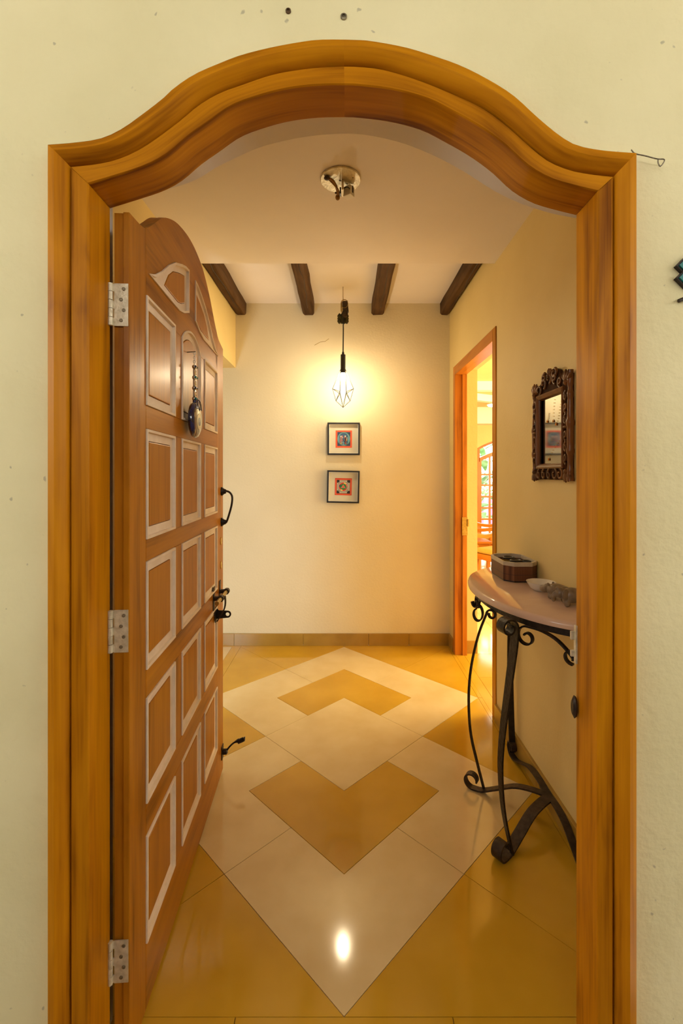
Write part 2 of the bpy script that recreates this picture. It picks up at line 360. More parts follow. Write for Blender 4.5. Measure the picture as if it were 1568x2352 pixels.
for i in range(6):
    ya, yb = 1.175+0.42*i, 1.175+0.42*(i+1)
    rtile(0.84, ya, XR, yb, 'gold'); rtile(-0.91, ya, -0.84, yb, 'gold')
rtile(-0.84, 3.695, 0, 3.735, 'gold'); rtile(0, 3.695, 0.866, 3.735, 'gold'); rtile(-1.33, 3.695, -0.84, 3.735, 'gold')
for i in range(6):
    for j in range(6): rtile(-0.91-0.42*(i+1), 1.175+0.42*j, -0.91-0.42*i, 1.175+0.42*(j+1), 'cream' if (i+j) % 2 else 'gold')

# back wall and side walls, ceilings
wb = box('wall_back', (-3.65, YB, 0), (1.045, YB+0.16, 2.95), M['wallb'], label='cream back wall of the hall behind the hanging lamp', cat='wall', kind='structure')
DA, DB, DZ = 2.605, 3.572, 2.222                        # doorway hole in the right wall
m = MB()
m.prism([[(YW,0),(DA,0),(DA,DZ),(DB,DZ),(DB,0),(8.0,0),(8.0,2.95),(YW,2.95)]], XR, 1.045, lambda a, b, d: (d, a, b))
wr = m.build('wall_right', M['wall'], label='warm cream right wall with an inner doorway', cat='wall', kind='structure')
m = MB()
m.prism([[(YW,0),(2.0,0),(2.0,2.276),(YB,2.276),(YB,2.95),(YW,2.95)]], XL, XL-0.15, lambda a, b, d: (d, a, b))
m.build('wall_left', M['wall'], label='cream left wall and lintel over the open passage', cat='wall', kind='structure')
box('ceiling', (XL, YW, ZN), (XR, 2.62, 2.95), M['ceil'], label='lower flat pinkish ceiling slab behind the arch', cat='ceiling', kind='structure')
box('ceiling', (XL, 2.62, ZF), (XR, YB, 2.95), M['ceil'], label='higher ceiling carrying the dark beams', cat='ceiling', kind='structure')
# skirting
def skirting(name, a, b, axis, nrm, label, cuts):
    r = empty(name, (0,0,0), label=label, cat='skirting', kind='structure')
    for u0, u1 in zip(cuts, cuts[1:]):
        u0 += 0.0008; u1 -= 0.0008
        if axis == 'x': box('skirting_tile', (u0, a, 0), (u1, b, 0.098), M['skirt'], r, bevel=0.0015)
        else: box('skirting_tile', (a, u0, 0), (b, u1, 0.098), M['skirt'], r, bevel=0.0015)
    return r
skirting('baseboard_back', YB-0.014, YB, 'x', None, 'ochre stone skirting along the back wall', [-1.75,-1.33,-0.9,-0.335,0.2,0.53,XR])
skirting('baseboard_right', XR-0.014, XR, 'y', None, 'ochre stone skirting along the right wall behind the table', [YW,1.6,2.02,2.44,DA-0.02])
skirting('baseboard_side', XR-0.014, XR, 'y', None, 'short ochre skirting piece beside the inner doorway', [DB+0.02,YB-0.014])
skirting('baseboard_reveal', DB-0.012, DB, 'x', None, 'yellow skirting inside the inner doorway reveal', [0.952,1.045])
# hairline crack, scuffs on the back wall
cw = [W(722,793,YB), (W(735,786,YB)), W(747,784,YB), W(755,778,YB)]
MB().tube([(x, YB, z) for x, z in cw], 0.0016, 4).build('hairline_crack', M['skirt'], wb)
# inner doorway frame trim_2
t2 = empty('trim_2', (XR, (DA+DB)/2, 0), label='plain teak frame of the inner doorway on the right wall', cat='door frame', kind='structure')
yo = (DA+DB)/2
box('jamb', (-0.006, DA-0.019-yo, 0), (0.084, DA+0.040-yo, 2.245), M['teak'], t2, bevel=0.002)
box('jamb', (-0.006, DB-0.040-yo, 0), (0.084, DB+0.019-yo, 2.245), M['orangewood'], t2, bevel=0.002)
box('head', (-0.006, DA+0.040-yo, 2.175), (0.084, DB-0.040-yo, 2.245), M['orangewood'], t2, bevel=0.002)
box('door_stop', (0.05, DB-0.052-yo, 0), (0.084, DB-0.0405-yo, 2.175), M['orangewood'], t2)
m = MB(); m.box((0.045, DB-0.056-yo, 0.93), (0.088, DB-0.052-yo, 1.07)); m.box((0.084, DB-0.066-yo, 1.0), (0.096, DB-0.05-yo, 1.055))
m.build('lock_plate', M['brass'], t2, bevel=0.001, label='brass lock keeper on the far jamb')

# ------------------------------------------------------------------ ceiling beams
for i, (x0, x1, lab) in enumerate(((-0.889,-0.800,'dark wooden ceiling beam against the left wall'),(-0.335,-0.243,'dark wooden ceiling beam left of the lamp hook'),(0.225,0.325,'dark wooden ceiling beam right of the lamp hook'),(0.785,0.862,'dark wooden ceiling beam against the right wall'))):
    c = 0.014; zb = 2.708; rr = []
    for k in range(9):
        y = 2.621+(YB-2.622)*k/8; j = lambda s=0.0035: random.uniform(-s, s)
        rr.append([(x0+j(),y,ZF-0.0005),(x0+j(),y,zb+c),(x0+c+j(),y,zb+j()*0.6),(x1-c+j(),y,zb+j()*0.6),(x1+j(),y,zb+c),(x1+j(),y,ZF-0.0005)])
    b_ = MB().rings(rr, uv=True).build('ceiling_beam', M['darkbeam'], label=lab, cat='beam', group='dark ceiling beams', bevel=0.003)
    m = MB(); sx = (x0+x1)/2+0.012
    m.tube([(sx+random.uniform(-0.01,0.01), 2.66+0.13*k, zb-0.0008) for k in range(8)], 0.0018, 4); m.build('crack', M['black'], b_)

# ------------------------------------------------------------------ the open panelled door: door_1
DW = 1.075
dr = empty('door_1', (-0.507, 1.075, 0), PI/2+math.atan(0.06), label='open teak entrance door with raised panels edged in bare pale wood', cat='door', kind='structure')
top = [(0,2.02),(0.08,2.03),(0.115,2.045),(0.17,2.088),(0.232,2.137),(0.298,2.171),(0.372,2.198),(0.466,2.217),(0.5375,2.222),(0.61,2.217),(0.70,2.196),(0.786,2.150),(0.845,2.105),(0.89,2.067),(0.94,2.030),(0.985,2.008),(DW,1.993)]
def ztop(u):
    for (a, b), (c_, d) in zip(top, top[1:]):
        if a <= u <= c_: return b+(d-b)*(u-a)/(c_-a)
    return top[-1][1]
topd = [(p.x, p.y) for p in smooth_line(top, 60)]
def seg(u0, u1): return [(u0, ztop(u0))]+[p for p in topd if u0+0.004 < p[0] < u1-0.004]+[(u1, ztop(u1))]
def dmap(a, b, d): return (a, d, b)
# core slab
MB().prism([[(0.004,0.014)]+[(min(max(a,0.004),DW-0.004), b-0.001) for a, b in topd]+[(DW-0.004,0.014)]], 0.0145, 0.036, dmap).build('door_core', M['doorwood'], dr, grain='z')
def dpart(name, poly, holes=(), grain='z', mat='doorwood', d0=0.0, d1=0.0145):
    return MB().prism([poly]+list(holes), d0, d1, dmap).build(name, M[mat], dr, grain=grain, bevel=0.0015)
c = [0.105,0.345,0.415,0.655,0.715,0.945]
R = [(0.181,0.462),(0.544,0.819),(0.892,1.174),(1.2306,1.5195),(1.5797,1.867)]
hs = dpart('hinge_stile', [(0,0.013)]+seg(0,c[0])+[(c[0],0.013)])
ls = dpart('lock_stile', [(c[5],0.013)]+seg(c[5],DW)+[(DW,0.013)])
zr = [0.013]+[z for r in R for z in r][:-1]
for z0, z1 in zip(zr[0::2], zr[1::2]): dpart('rail', [(c[0],z0),(c[5],z0),(c[5],z1),(c[0],z1)], grain='x')
for k, (z0, z1) in enumerate(R):
    for u0, u1 in ((c[1],c[2]),(c[3],c[4])):
        dpart('muntin', [(u0,z0),(u1,z0),(u1,z1 if k < 4 else 1.85),(u0,z1 if k < 4 else 1.85)])
arc = [(c[2]+(c[3]-c[2])*k/10, 1.852+0.05*math.sin(PI*k/10)**0.75) for k in range(11)]
lpan = [(0.118,1.927),(0.25,1.925),(0.385,1.925),(0.44,1.936),(0.497,1.957),(0.497,2.107),(0.455,2.101),(0.4115,2.088),(0.344,2.062),(0.2817,2.025),(0.2236,1.981),(0.17,1.948)]
rpan = [(DW-a, b) for a, b in reversed(lpan)]
dpart('arched_top_rail', [(c[0],1.867),(c[1],1.867),(c[1],1.85),(c[2],1.85)]+arc+[(c[3],1.85),(c[4],1.85),(c[4],1.855),(c[5],1.855)]+list(reversed(seg(c[0],c[5]))), [list(reversed(lpan)), list(reversed(rpan))], grain='x')
def panel(poly, field=None):
    a = inset(poly, 0.0008); hole_ = inset(field, -0.0016) if field else inset(poly, 0.0305); fld = field or inset(poly, 0.0322)
    m = MB(); m.prism([fld], 0.0035, 0.0143, dmap)
    f = m.build('panel', M['panelwood'], dr, grain='z', bevel=0.002)
    m = MB(); m.prism([a, list(reversed(hole_))], 0.0050, 0.0143, dmap); m.prism([a, list(reversed(inset(poly, 0.0085)))], -0.0040, 0.0060, dmap)
    m.build('panel_border', M['primer'], f, label='bare pale border of the panel', bevel=0.0012)
for k, (z0, z1) in enumerate(R):
    for q in range(3):
        u0, u1 = c[2*q], c[2*q+1]
        if k == 4 and q == 1: panel([(u0,z0),(u1,z0)]+list(reversed(arc)))
        elif k == 4 and q == 2: panel([(u0,z0),(u1,z0),(u1,1.855),(u0,1.855)])
        else: panel([(u0,z0),(u1,z0),(u1,z1),(u0,z1)])
lf = [(0.262,1.956),(0.39,1.956),(0.430,1.965),(0.463,1.979),(0.463,2.070),(0.41,2.056),(0.344,2.032),(0.298,2.0)]
panel(lpan, lf); panel(rpan, [(DW-a, b) for a, b in reversed(lf)])
# hinges (leaf on the door edge, knuckles, leaf on the jamb)
for zc in (1.80, 1.031, 0.253):
    m = MB(); m.box((-0.0022, 0.002, zc-0.05), (-0.0002, 0.034, zc+0.05))
    for k in range(5):
        z0 = zc-0.05+0.02*k
        m.lathe([(0.0058,z0+0.0006),(0.0058,z0+0.0194)], (-0.004, 0.042, 0), 10)
        if k % 2 == 0: m.box((-0.0022, 0.033, z0+0.0008), (-0.0002, 0.040, z0+0.019))
        else: m.box((-0.006, 0.044, z0+0.0008), (-0.003, 0.050, z0+0.019))
    m.box((-0.024, 0.0485, zc-0.05), (-0.003, 0.0505, zc+0.05))
    hg = m.build('hinge', M['hinge'], dr, smooth=35, label='aged cream butt hinge')
    for k, dz in enumerate((0.037, 0.012, -0.013, -0.037)):
        yy = 0.012 if k % 2 == 0 else 0.018
        m = MB(); m.lathe([(0.0042,0),(0.0042,0.0012),(0.0030,0.0018)], n=12, fn=lambda a,b,c_: (-0.0022-c_, yy+a, zc+dz+b)); m.box((-0.0044,yy-0.0032,zc+dz-0.0005),(-0.0038,yy+0.0032,zc+dz+0.0005))
        m.build('screw', M['screw'], hg)
# pull handle, locks, bolt, door holder
m = MB()
for z in (1.322, 1.180):
    m.lathe([(0.015,0),(0.015,0.006),(0.010,0.012),(0.007,0.022)], n=14, fn=lambda a,b,c_: (1.035+a, -c_, z+b*1.35))
m.tube([tuple(p) for p in smooth_line([(1.035,-0.018,1.325),(1.035,-0.038,1.318),(1.035,-0.050,1.298),(1.035,-0.048,1.262),(1.035,-0.036,1.215),(1.035,-0.024,1.180),(1.035,-0.016,1.176)], 22)], 0.0048, 8)
m.build('pull_handle', M['iron'], dr, smooth=40, label='black iron pull handle')
for z in (1.093, 0.982):
    m = MB(); m.lathe([(0.0125,0),(0.0125,0.002),(0.010,0.0035),(0.004,0.0035),(0.003,0.0015)], n=18, fn=lambda a,b,c_: (1.03+a, -c_, z+b*1.5))
    m.build('lock_escutcheon', M['brass'], dr, smooth=40, label='oval brass lock escutcheon')
m = MB(); m.tube([(0.80,-0.031,0.868),(1.03,-0.031,0.868)], 0.0085, 12)
bo = m.build('sliding_bolt', M['brass'], dr, smooth=40, label='aged brass sliding bolt')
m = MB()
for u, hh in ((0.88,0.05),(1.0,0.05)):
    m.box((u-0.014,-0.003,0.868-hh),(u+0.014,0.0,0.868+hh)); m.box((u-0.009,-0.022,0.860),(u+0.009,-0.002,0.876))
    m.lathe([(0.009,-0.011),(0.0135,-0.011),(0.0135,0.011),(0.009,0.011),(0.009,-0.011)], n=16, cap=False, fn=lambda a,b,c_: (u+c_, -0.031+a, 0.868+b))
m.build('bolt_guide', M['ironbrown'], bo, smooth=35)
m = MB(); m.bar(smooth_line([(0.90,-0.044,0.872),(0.90,-0.046,0.845),(0.905,-0.040,0.815),(0.91,-0.022,0.782),(0.912,-0.008,0.760)], 14), 0.016, 0.005, (1,0,0)); m.build('bolt_hasp', M['ironbrown'], bo, smooth=40)
m = MB(); cc = (-0.048, 0.785)
out = [(-0.002,0.768),(-0.048,0.770)]+[(-0.050+0.016*math.cos(t)*-1, 0.785-0.0155*math.cos(t+PI/2)) for t in [PI*-0.5+PI*k/10 for k in range(11)]]
out = [(-0.001,0.766),(-0.050,0.770)]+[(-0.050-0.0155*math.sin(PI*k/10), 0.7855-0.0155*math.cos(PI*k/10)) for k in range(1,10)]+[(-0.050,0.801),(-0.012,0.803),(-0.001,0.815)]
hl = [(-0.050+0.0085*math.cos(2*PI*k/14), 0.7855+0.0085*math.sin(2*PI*k/14)) for k in range(14)]
m.prism([out, list(reversed(hl))], 0.925, 0.929, lambda a, b, d: (d, a, b)); m.box((0.905,-0.003,0.755),(0.945,0.0,0.82))
m.build('padlock_lug', M['iron'], bo)
m = MB(); m.box((1.035,-0.004,0.075),(1.07,0.0,0.135)); m.lathe([(0.013,0),(0.013,0.018),(0.008,0.022)], n=14, fn=lambda a,b,c_: (1.052+a,-0.004-c_,0.106+b))
m.tube(smooth_line([(1.052,-0.02,0.108),(1.052,-0.035,0.128),(1.052,-0.055,0.146),(1.052,-0.078,0.156)], 12), [0.0042]*9+[0.006,0.008,0.009], 8)
m.tube([(1.052,-0.074,0.150),(1.052,-0.098,0.160)], 0.0105, 12)
m.build('door_holder', M['iron'], dr, smooth=40, label='dark iron flip-down door holder')
m = MB(); m.lathe([(0.009,0),(0.011,0.004),(0.011,0.008)], n=12, fn=lambda a,b,c_: (1.052+a*0.9,-0.098-c_,0.160+b*0.9+c_*0.3)); m.build('rubber_tip', M['black'], dr, smooth=40)

# ------------------------------------------------------------------ evil-eye charm hanging on the door
def dworld(u, y, z): v = dr.matrix_basis @ Vector((u, y, z)); return v
bpy.context.view_layer.update()
ch = empty('eye_charm', dr.matrix_basis @ Vector((0.49, -0.022, 1.82)), dr.rotation_euler.z, label='blue glass eye charm on a silver bead chain, hung on the door', cat='charm')
MB().tube([(0,0.029,0.0),(0,-0.004,0.003)], 0.0018, 6).build('nail', M['screw'], ch)
m = MB()
zc = 0.0
for k in range(6):
    m.lathe([(0.003,-0.0012),(0.0052,-0.0012),(0.0052,0.0012),(0.003,0.0012),(0.003,-0.0012)], n=10, cap=False, fn=(lambda a,b,c_, k=k: (a*1.0 if k%2 else c_, c_ if k%2 else a, -0.004-0.007*k+b)))
m.build('chain', M['silver'], ch, smooth=40)
z = -0.05
for k in range(7):
    if k % 2 == 0:
        m = MB(); m.ball((0,0,z), (0.0105,0.0085,0.0075), 12, 8); bd = m.build('bead', M['silver'], ch, smooth=60)
        for s in (-1, 1):
            MB().ball((s*0.0075,-0.006,z), (0.0045,0.004,0.0045), 8, 6).build('bead_eye', M['teal'] if k % 4 else M['cobalt'], bd, smooth=60)
        z -= 0.0155
    else:
        m = MB()
        m.lathe([(0.008,-0.004),(0.0130,-0.003),(0.0130,0.003),(0.008,0.004),(0.008,-0.004)], n=16, cap=False, fn=lambda a,b,c_: (a, c_-0.001, z-0.004+b*1.05)); m.ball((0,-0.001,z-0.004),(0.006,0.005,0.007),10,6)
        m.build('link', M['silver'], ch, smooth=40); z -= 0.021
zb = -0.232
m = MB(); m.lathe([(0.002,-0.013),(0.045,-0.0125),(0.058,-0.008),(0.062,0),(0.058,0.008),(0.045,0.0125),(0.002,0.013)], n=40, fn=lambda a,b,c_: (a, c_-0.002, zb+b)); m.ball((0,-0.002,zb+0.063),(0.012,0.008,0.009),12,8)
dk = m.build('glass_disc', M['cobalt'], ch, smooth=50, label='dark blue glass disc')
wh = flat('eye_white', (236,226,190), 0.2); pl = flat('eye_grey', (128,138,150), 0.2)
MB().lathe([(0.028,0),(0.028,0.0012),(0.002,0.0016)], n=28, fn=lambda a,b,c_: (a+0.004,-0.0147-c_,zb-0.006+b)).build('eye_ring', wh, dk, smooth=60)
MB().lathe([(0.014,0),(0.014,0.0012),(0.002,0.0016)], n=24, fn=lambda a,b,c_: (a+0.004,-0.0160-c_,zb-0.006+b)).build('eye_pupil', pl, dk, smooth=60)
m = MB()
for s, e in ((1,0.03),(-1,0.022),(1,0.012)): m.tube(smooth_line([(0,-0.004,zb+0.072),(s*e*0.6,-0.014,zb+0.066),(s*e,-0.017,zb+0.035)], 8), 0.0016, 5)
m.build('ribbon', M['cobalt'], ch, smooth=60)

# ------------------------------------------------------------------ pendant lamp
pl_ = empty('pendant_lamp', (-0.008, 3.41, ZF), label='black geometric wire pendant lamp glowing in front of the back wall', cat='lamp')
def pz(y): return W(0, y, 3.41)[1]-ZF
MB().lathe([(0.005,0),(0.005,pz(700))], n=10).build('ceiling_stub', M['ceil'], pl_, smooth=40)
MB().tube([(0,0,pz(700)),(0.002,0,pz(760)),(0,0,pz(812))], 0.0045, 8).build('cord', M['black'], pl_, smooth=60)
m = MB(); m.lathe([(0.006,pz(808)),(0.009,pz(811)),(0.009,pz(814)),(0.0185,pz(815)),(0.0185,pz(857)),(0.0150,pz(857)),(0.0150,pz(850))], n=24)
m.build('lamp_holder', M['black'], pl_, smooth=35)
zt, z1, z2, z3, z4 = pz(849), pz(893), pz(902), pz(921), pz(936)
Lp, Rp, l2, r2 = (-0.079,0,z1), (0.079,0,z1), (-0.053,0,z3), (0.053,0,z3)
fr = [(sx*0.024, sy*0.045, z2) for sy in (-1, 1) for sx in (-1, 1)]
tip = (0,0,z4); E = [((-0.019,0,zt),Lp),((0.019,0,zt),Rp),(Lp,l2),(Rp,r2),(l2,tip),(r2,tip)]
for p in fr:
    E += [((p[0]*0.7,p[1]*0.35,zt),p),(p,tip),(p,Lp if p[0] < 0 else Rp),(p,l2 if p[0] < 0 else r2)]
for a, b_ in E: MB().tube([a, b_], 0.0022, 6).build('cage_wire', M['black'], pl_)
m = MB(); m.lathe([(0.012,pz(857)),(0.017,pz(861)),(0.020,pz(866)),(0.017,pz(872)),(0.008,pz(876)),(0.001,pz(877))], n=20)
m.build('bulb', M['bulb'], pl_, smooth=60, label='lit warm white bulb')
# tangle of wire, coil and frayed box at the hook
m = MB()
for k in range(5):
    cz = pz(699+3*k); m.tube([(0.010+0.026*math.cos(t*PI/8+k), -0.01+0.004*k, cz+0.032*math.sin(t*PI/8+k)) for t in range(17)], 0.0028, 6)
m.build('wire_coil', M['brass'], pl_, smooth=60)
m = MB(); m.obox((0.018,0.004,pz(705)),(0.020,0,0.003),(0,0.016,0),(-0.004,0,0.040)); m.ball((0.014,-0.006,pz(722)),(0.024,0.018,0.030),10,7)
m.build('terminal_block', M['ironbrown'], pl_)
gz = pmat('verdigris_bronze', (0.03,0.035,0.02), (0.10,0.085,0.03), 60, rough=0.55, metal=0.5, bump=0.4, bscale=100)
m = MB(); zc0, zc1 = pz(740), pz(720)
pts = []
for i in range(9): pts.append((-0.036+0.009*i, zc0-(0.006 if i % 2 else 0)))
for i in range(7): pts.append((0.038+(0.005 if i % 2 else 0), zc0+(zc1-zc0)*(i+0.5)/7))
for i in range(9): pts.append((0.036-0.009*i, zc1+(0.008 if i % 2 else -0.002)))
for i in range(7): pts.append((-0.038-(0.005 if i % 2 else 0), zc1+(zc0-zc1)*(i+0.5)/7))
m.prism([pts], 0.012, 0.030, lambda a, b, d: (a, d, b)); m.build('ragged_hook_plate', gz, pl_)

# ------------------------------------------------------------------ framed pictures on the back wall
CO = dict(orange=flat('print_orange', (226,92,58)), blue=flat('print_blue', (60,92,128)), lblue=flat('print_pale_blue', (104,156,184)), green=flat('print_green', (88,158,112)), navy=flat('print_navy', (48,66,104)),
          dgreen=flat('print_dark_green', (44,122,66)), red=flat('print_red', (200,60,50)), pink=flat('print_pink', (206,110,116)), white=flat('print_white', (226,222,206)), yel=flat('print_yellow', (226,200,110)), ink=flat('print_ink', (34,32,40)), tan=flat('print_tan', (150,120,120)), gry=flat('print_grey', (150,150,140)))
CK = list(CO)
def picture(cx, cy, tilt, design, label):
    X, Z = W(cx, cy, YB-0.02)
    o = empty('framed_picture', (X, YB, Z), 0, label=label, cat='picture', group='framed pictures on the back wall'); o.rotation_euler = (0, math.radians(tilt), 0)
    s = 0.132
    m = MB(); m.prism([[(-s,-s),(s,-s),(s,s),(-s,s)],[(-s+0.013,-s+0.013),(-s+0.013,s-0.013),(s-0.013,s-0.013),(s-0.013,-s+0.013)]], -0.034, -0.001, lambda a,b,d: (a,d,b)); m.build('frame', M['black'], o, bevel=0.001)
    t = s-0.0132; m = MB(); m.prism([[(-t,-t),(t,-t),(t,t),(-t,t)],[(-t+0.003,-t+0.003),(-t+0.003,t-0.003),(t-0.003,t-0.003),(t-0.003,-t+0.003)]], -0.030, -0.006, lambda a,b,d: (a,d,b)); m.build('fillet', M['whiteline'], o)
    MB().box((-t+0.003,-0.007,-t+0.003),(t-0.003,-0.0012,t-0.003)).build('mount_board', M['mat'], o)
    m = MB(); lev = [0]
    def put(poly, col):
        lev[0] += 1; d = -0.0075-0.00012*lev[0]; m.prism([poly], -0.0071, d, lambda a,b,dd: (a,dd,b), CK.index(col))
    def rect(x0,z0,x1,z1,col): put([(x0,z0),(x1,z0),(x1,z1),(x0,z1)], col)
    def disc(x,z,rx,rz,col,n=28): put([(x+rx*math.cos(2*PI*k/n), z+rz*math.sin(2*PI*k/n)) for k in range(n)], col)
    design(rect, disc, put); m.build('print', [CO[k] for k in CK], o)
    return o
def des_a(rect, disc, put):
    rect(-0.066,-0.072,0.068,0.070,'orange'); rect(-0.052,-0.058,0.054,0.057,'navy'); disc(0.001,0,0.053,0.056,'green'); disc(0,0,0.050,0.053,'lblue')
    disc(0.0,0.014,0.036,0.036,'blue'); rect(-0.034,-0.046,-0.006,0.03,'blue'); rect(0.004,-0.046,0.034,0.03,'blue')
    rect(-0.030,-0.045,-0.010,0.020,'tan'); rect(0.007,-0.045,0.028,0.018,'ink')
    disc(-0.022,0.021,0.005,0.007,'white',10); disc(-0.010,0.022,0.004,0.006,'pink',10); disc(-0.007,0.011,0.003,0.004,'white',8); disc(0.013,0.022,0.007,0.006,'white',10); disc(0.011,0.010,0.005,0.005,'pink',10); disc(0.026,0.008,0.003,0.006,'white',8)
    random.seed(3)
    for k in range(26): disc(random.choice((-0.02,0.017))+random.uniform(-0.010,0.010), random.uniform(-0.042,0.0), 0.0032, 0.0042, random.choice(('orange','green','lblue','tan','yel','red','gry')), 8)
def des_b(rect, disc, put):
    rect(-0.068,-0.070,0.070,0.070,'red'); rect(-0.064,-0.066,0.066,0.066,'orange'); rect(-0.054,-0.056,0.056,0.055,'ink')
    rect(-0.032,-0.054,0.032,0.054,'gry'); rect(-0.052,-0.034,0.054,0.034,'gry')
    for s in (-1, 1):
        rect(-0.028, min(s*0.042,s*0.050), 0.028, max(s*0.042,s*0.050), 'white'); rect(min(s*0.042,s*0.050), -0.028, max(s*0.042,s*0.050), 0.028, 'white')
        rect(-0.024, min(s*0.044,s*0.048), 0.024, max(s*0.044,s*0.048), 'gry'); rect(min(s*0.044,s*0.048), -0.024, max(s*0.044,s*0.048), 0.024, 'gry')
    rect(-0.038,-0.040,0.038,0.038,'gry'); disc(0,0,0.038,0.038,'white'); disc(0,0,0.036,0.036,'red')
    disc(0.013,0.026,0.010,0.009,'yel',10); disc(-0.013,-0.026,0.010,0.009,'yel',10); disc(-0.026,0.006,0.008,0.012,'navy',10); disc(0.027,-0.006,0.008,0.012,'tan',10); disc(0.026,0.010,0.006,0.009,'pink',10)
    disc(0,0,0.025,0.025,'dgreen'); put([(-0.017,-0.010),(0.017,-0.010),(0,0.018)],'white'); put([(-0.015,-0.009),(0.015,-0.009),(0,0.016)],'red'); put([(-0.006,-0.004),(0.006,-0.004),(0,0.006)],'pink')
picture(789,1008,0.2,des_a,'upper small framed print, blue round scene edged in orange')
picture(788,1118,1.2,des_b,'lower small framed print, round diagram with red triangle in green')
random.seed(11)

# ------------------------------------------------------------------ broken ceiling light
X, _ = W(782, 411, 1.87)
cl = empty('ceiling_light_base', (X, 1.87, ZN), label='round cream ceiling light plate with dangling yellow wires, no shade', cat='ceiling light')
m = MB(); m.lathe([(0.080,0),(0.083,-0.004),(0.081,-0.008),(0.001,-0.0085)], n=40); pt_ = m.build('plate', M['hinge'], cl, smooth=40)
for a, b_, r in ((0.035,0.062,0.004),(-0.016,0.03,0.002),(0.026,0.02,0.0022),(0.05,-0.02,0.0022),(-0.003,-0.002,0.005)):
    MB().lathe([(r,-0.0082),(r*0.8,-0.0095),(0.0005,-0.0095)], (a,b_,0), 10).build('screw_hole', M['black'], pt_)
MB().box((0.004,-0.012,-0.050),(0.013,0.040,-0.008)).build('bracket', M['hinge'], cl, bevel=0.001)
m = MB(); m.obox((0.034,0.030,-0.036),(0.015,-0.010,0),(0.009,0.013,0),(0,0,0.020)); m.build('lamp_socket', M['reveal'], cl, bevel=0.002)
yw = flat('yellow_wire', (150,104,20), 0.4)
m = MB(); m.tube(smooth_line([(-0.050,-0.024,-0.012),(-0.030,-0.018,-0.020),(-0.017,0.010,-0.030),(-0.012,0.040,-0.040)], 14), 0.0050, 7); m.tube(smooth_line([(-0.050,-0.022,-0.014),(-0.028,-0.006,-0.026),(-0.010,0.016,-0.036),(-0.006,0.038,-0.042)], 14), 0.0036, 6)
m.build('yellow_wire', yw, cl, smooth=60)
MB().ball((-0.055,-0.026,-0.014),(0.013,0.012,0.007),12,8).build('wire_nut', M['ironbrown'], cl, smooth=60)
MB().ball((-0.013,0.050,-0.046),(0.010,0.010,0.012),12,8).build('wire_nut', yw, cl, smooth=60)
MB().ball((-0.020,0.032,-0.038),(0.005,0.005,0.004),8,6).build('wire_nut', M['ironbrown'], cl, smooth=60)
MB().tube(smooth_line([(0.014,0.012,-0.032),(0.024,-0.004,-0.036),(0.036,0.004,-0.036),(0.042,0.034,-0.034)], 10), 0.0022, 6).build('black_wire', M['black'], cl)
MB().obox((0.047,0.032,-0.030),(0.006,0,0),(0,0.014,0),(0,0,0.014)).build('terminal', M['ironbrown'], cl, bevel=0.001)
MB().box((-0.004,0.022,-0.046),(0.002,0.044,-0.020)).build('terminal', M['black'], cl)

# ------------------------------------------------------------------ demilune console table
TC, TZ, TA, TB = 1.90, 0.925, 0.48, 0.322
tb = empty('console_table', (XR, TC, 0), label='half-moon console table with pink marble top and scrolled wrought iron legs', cat='table')
def tl_(p): return (p[0]-XR, p[1]-TC, p[2])
def ell(s, t): return (XR-0.003-(TB+s)*math.sin(t), TC+(TA+s)*math.cos(t))
m = MB(); prof = [(-0.012,TZ-0.030),(-0.002,TZ-0.026),(0.0,TZ-0.015),(-0.004,TZ-0.005),(-0.014,TZ)]
nn = 48; rr = []
for k in range(nn+1):
    t = PI*k/nn
    rr.append([tl_((*ell(s, t), z)) for s, z in prof])
b0 = len(m.v); m.rings(rr, closed=False, cap=False)
n5 = len(prof)
m.f.append(tuple(b0+k*n5+4 for k in range(nn+1))); m.mi.append(0); m.f.append(tuple(b0+k*n5 for k in range(nn+1))); m.mi.append(0)
m.f.append((b0+0,b0+1,b0+2,b0+3,b0+4,b0+nn*n5+4,b0+nn*n5+3,b0+nn*n5+2,b0+nn*n5+1,b0+nn*n5)); m.mi.append(0)
m.build('table_top', M['marble'], tb, smooth=50, label='pink marble half-moon top')
m = MB(); m.bar([tl_((*ell(-0.035, PI*k/40), TZ-0.044)) for k in range(41)], 0.026, 0.006, (0,0,1)); m.box(tl_((XR-0.012,TC-TA+0.04,TZ-0.057)), tl_((XR-0.006,TC+TA-0.04,TZ-0.031)))
m.build('apron_band', M['iron'], tb)
def spiral(c, r0, r1, a0, turns, n=26):
    return [(c[0]+(r0+(r1-r0)*k/n)*math.cos(a0+turns*2*PI*k/n), c[1]+(r0+(r1-r0)*k/n)*math.sin(a0+turns*2*PI*k/n)) for k in range(n+1)]
def leg(base, out, pts2, w, mat, name='leg'):
    # pts2: (distance along 'out', z); the bar is wide across 'out'
    o2 = Vector((out[0], out[1], 0)).normalized(); wv = Vector((-o2.y, o2.x, 0))
    P3 = [tl_((base[0]+o2.x*d, base[1]+o2.y*d, z)) for d, z in pts2]
    return MB().bar(P3, w, 0.007, wv).build(name, M[mat], tb, smooth=50)
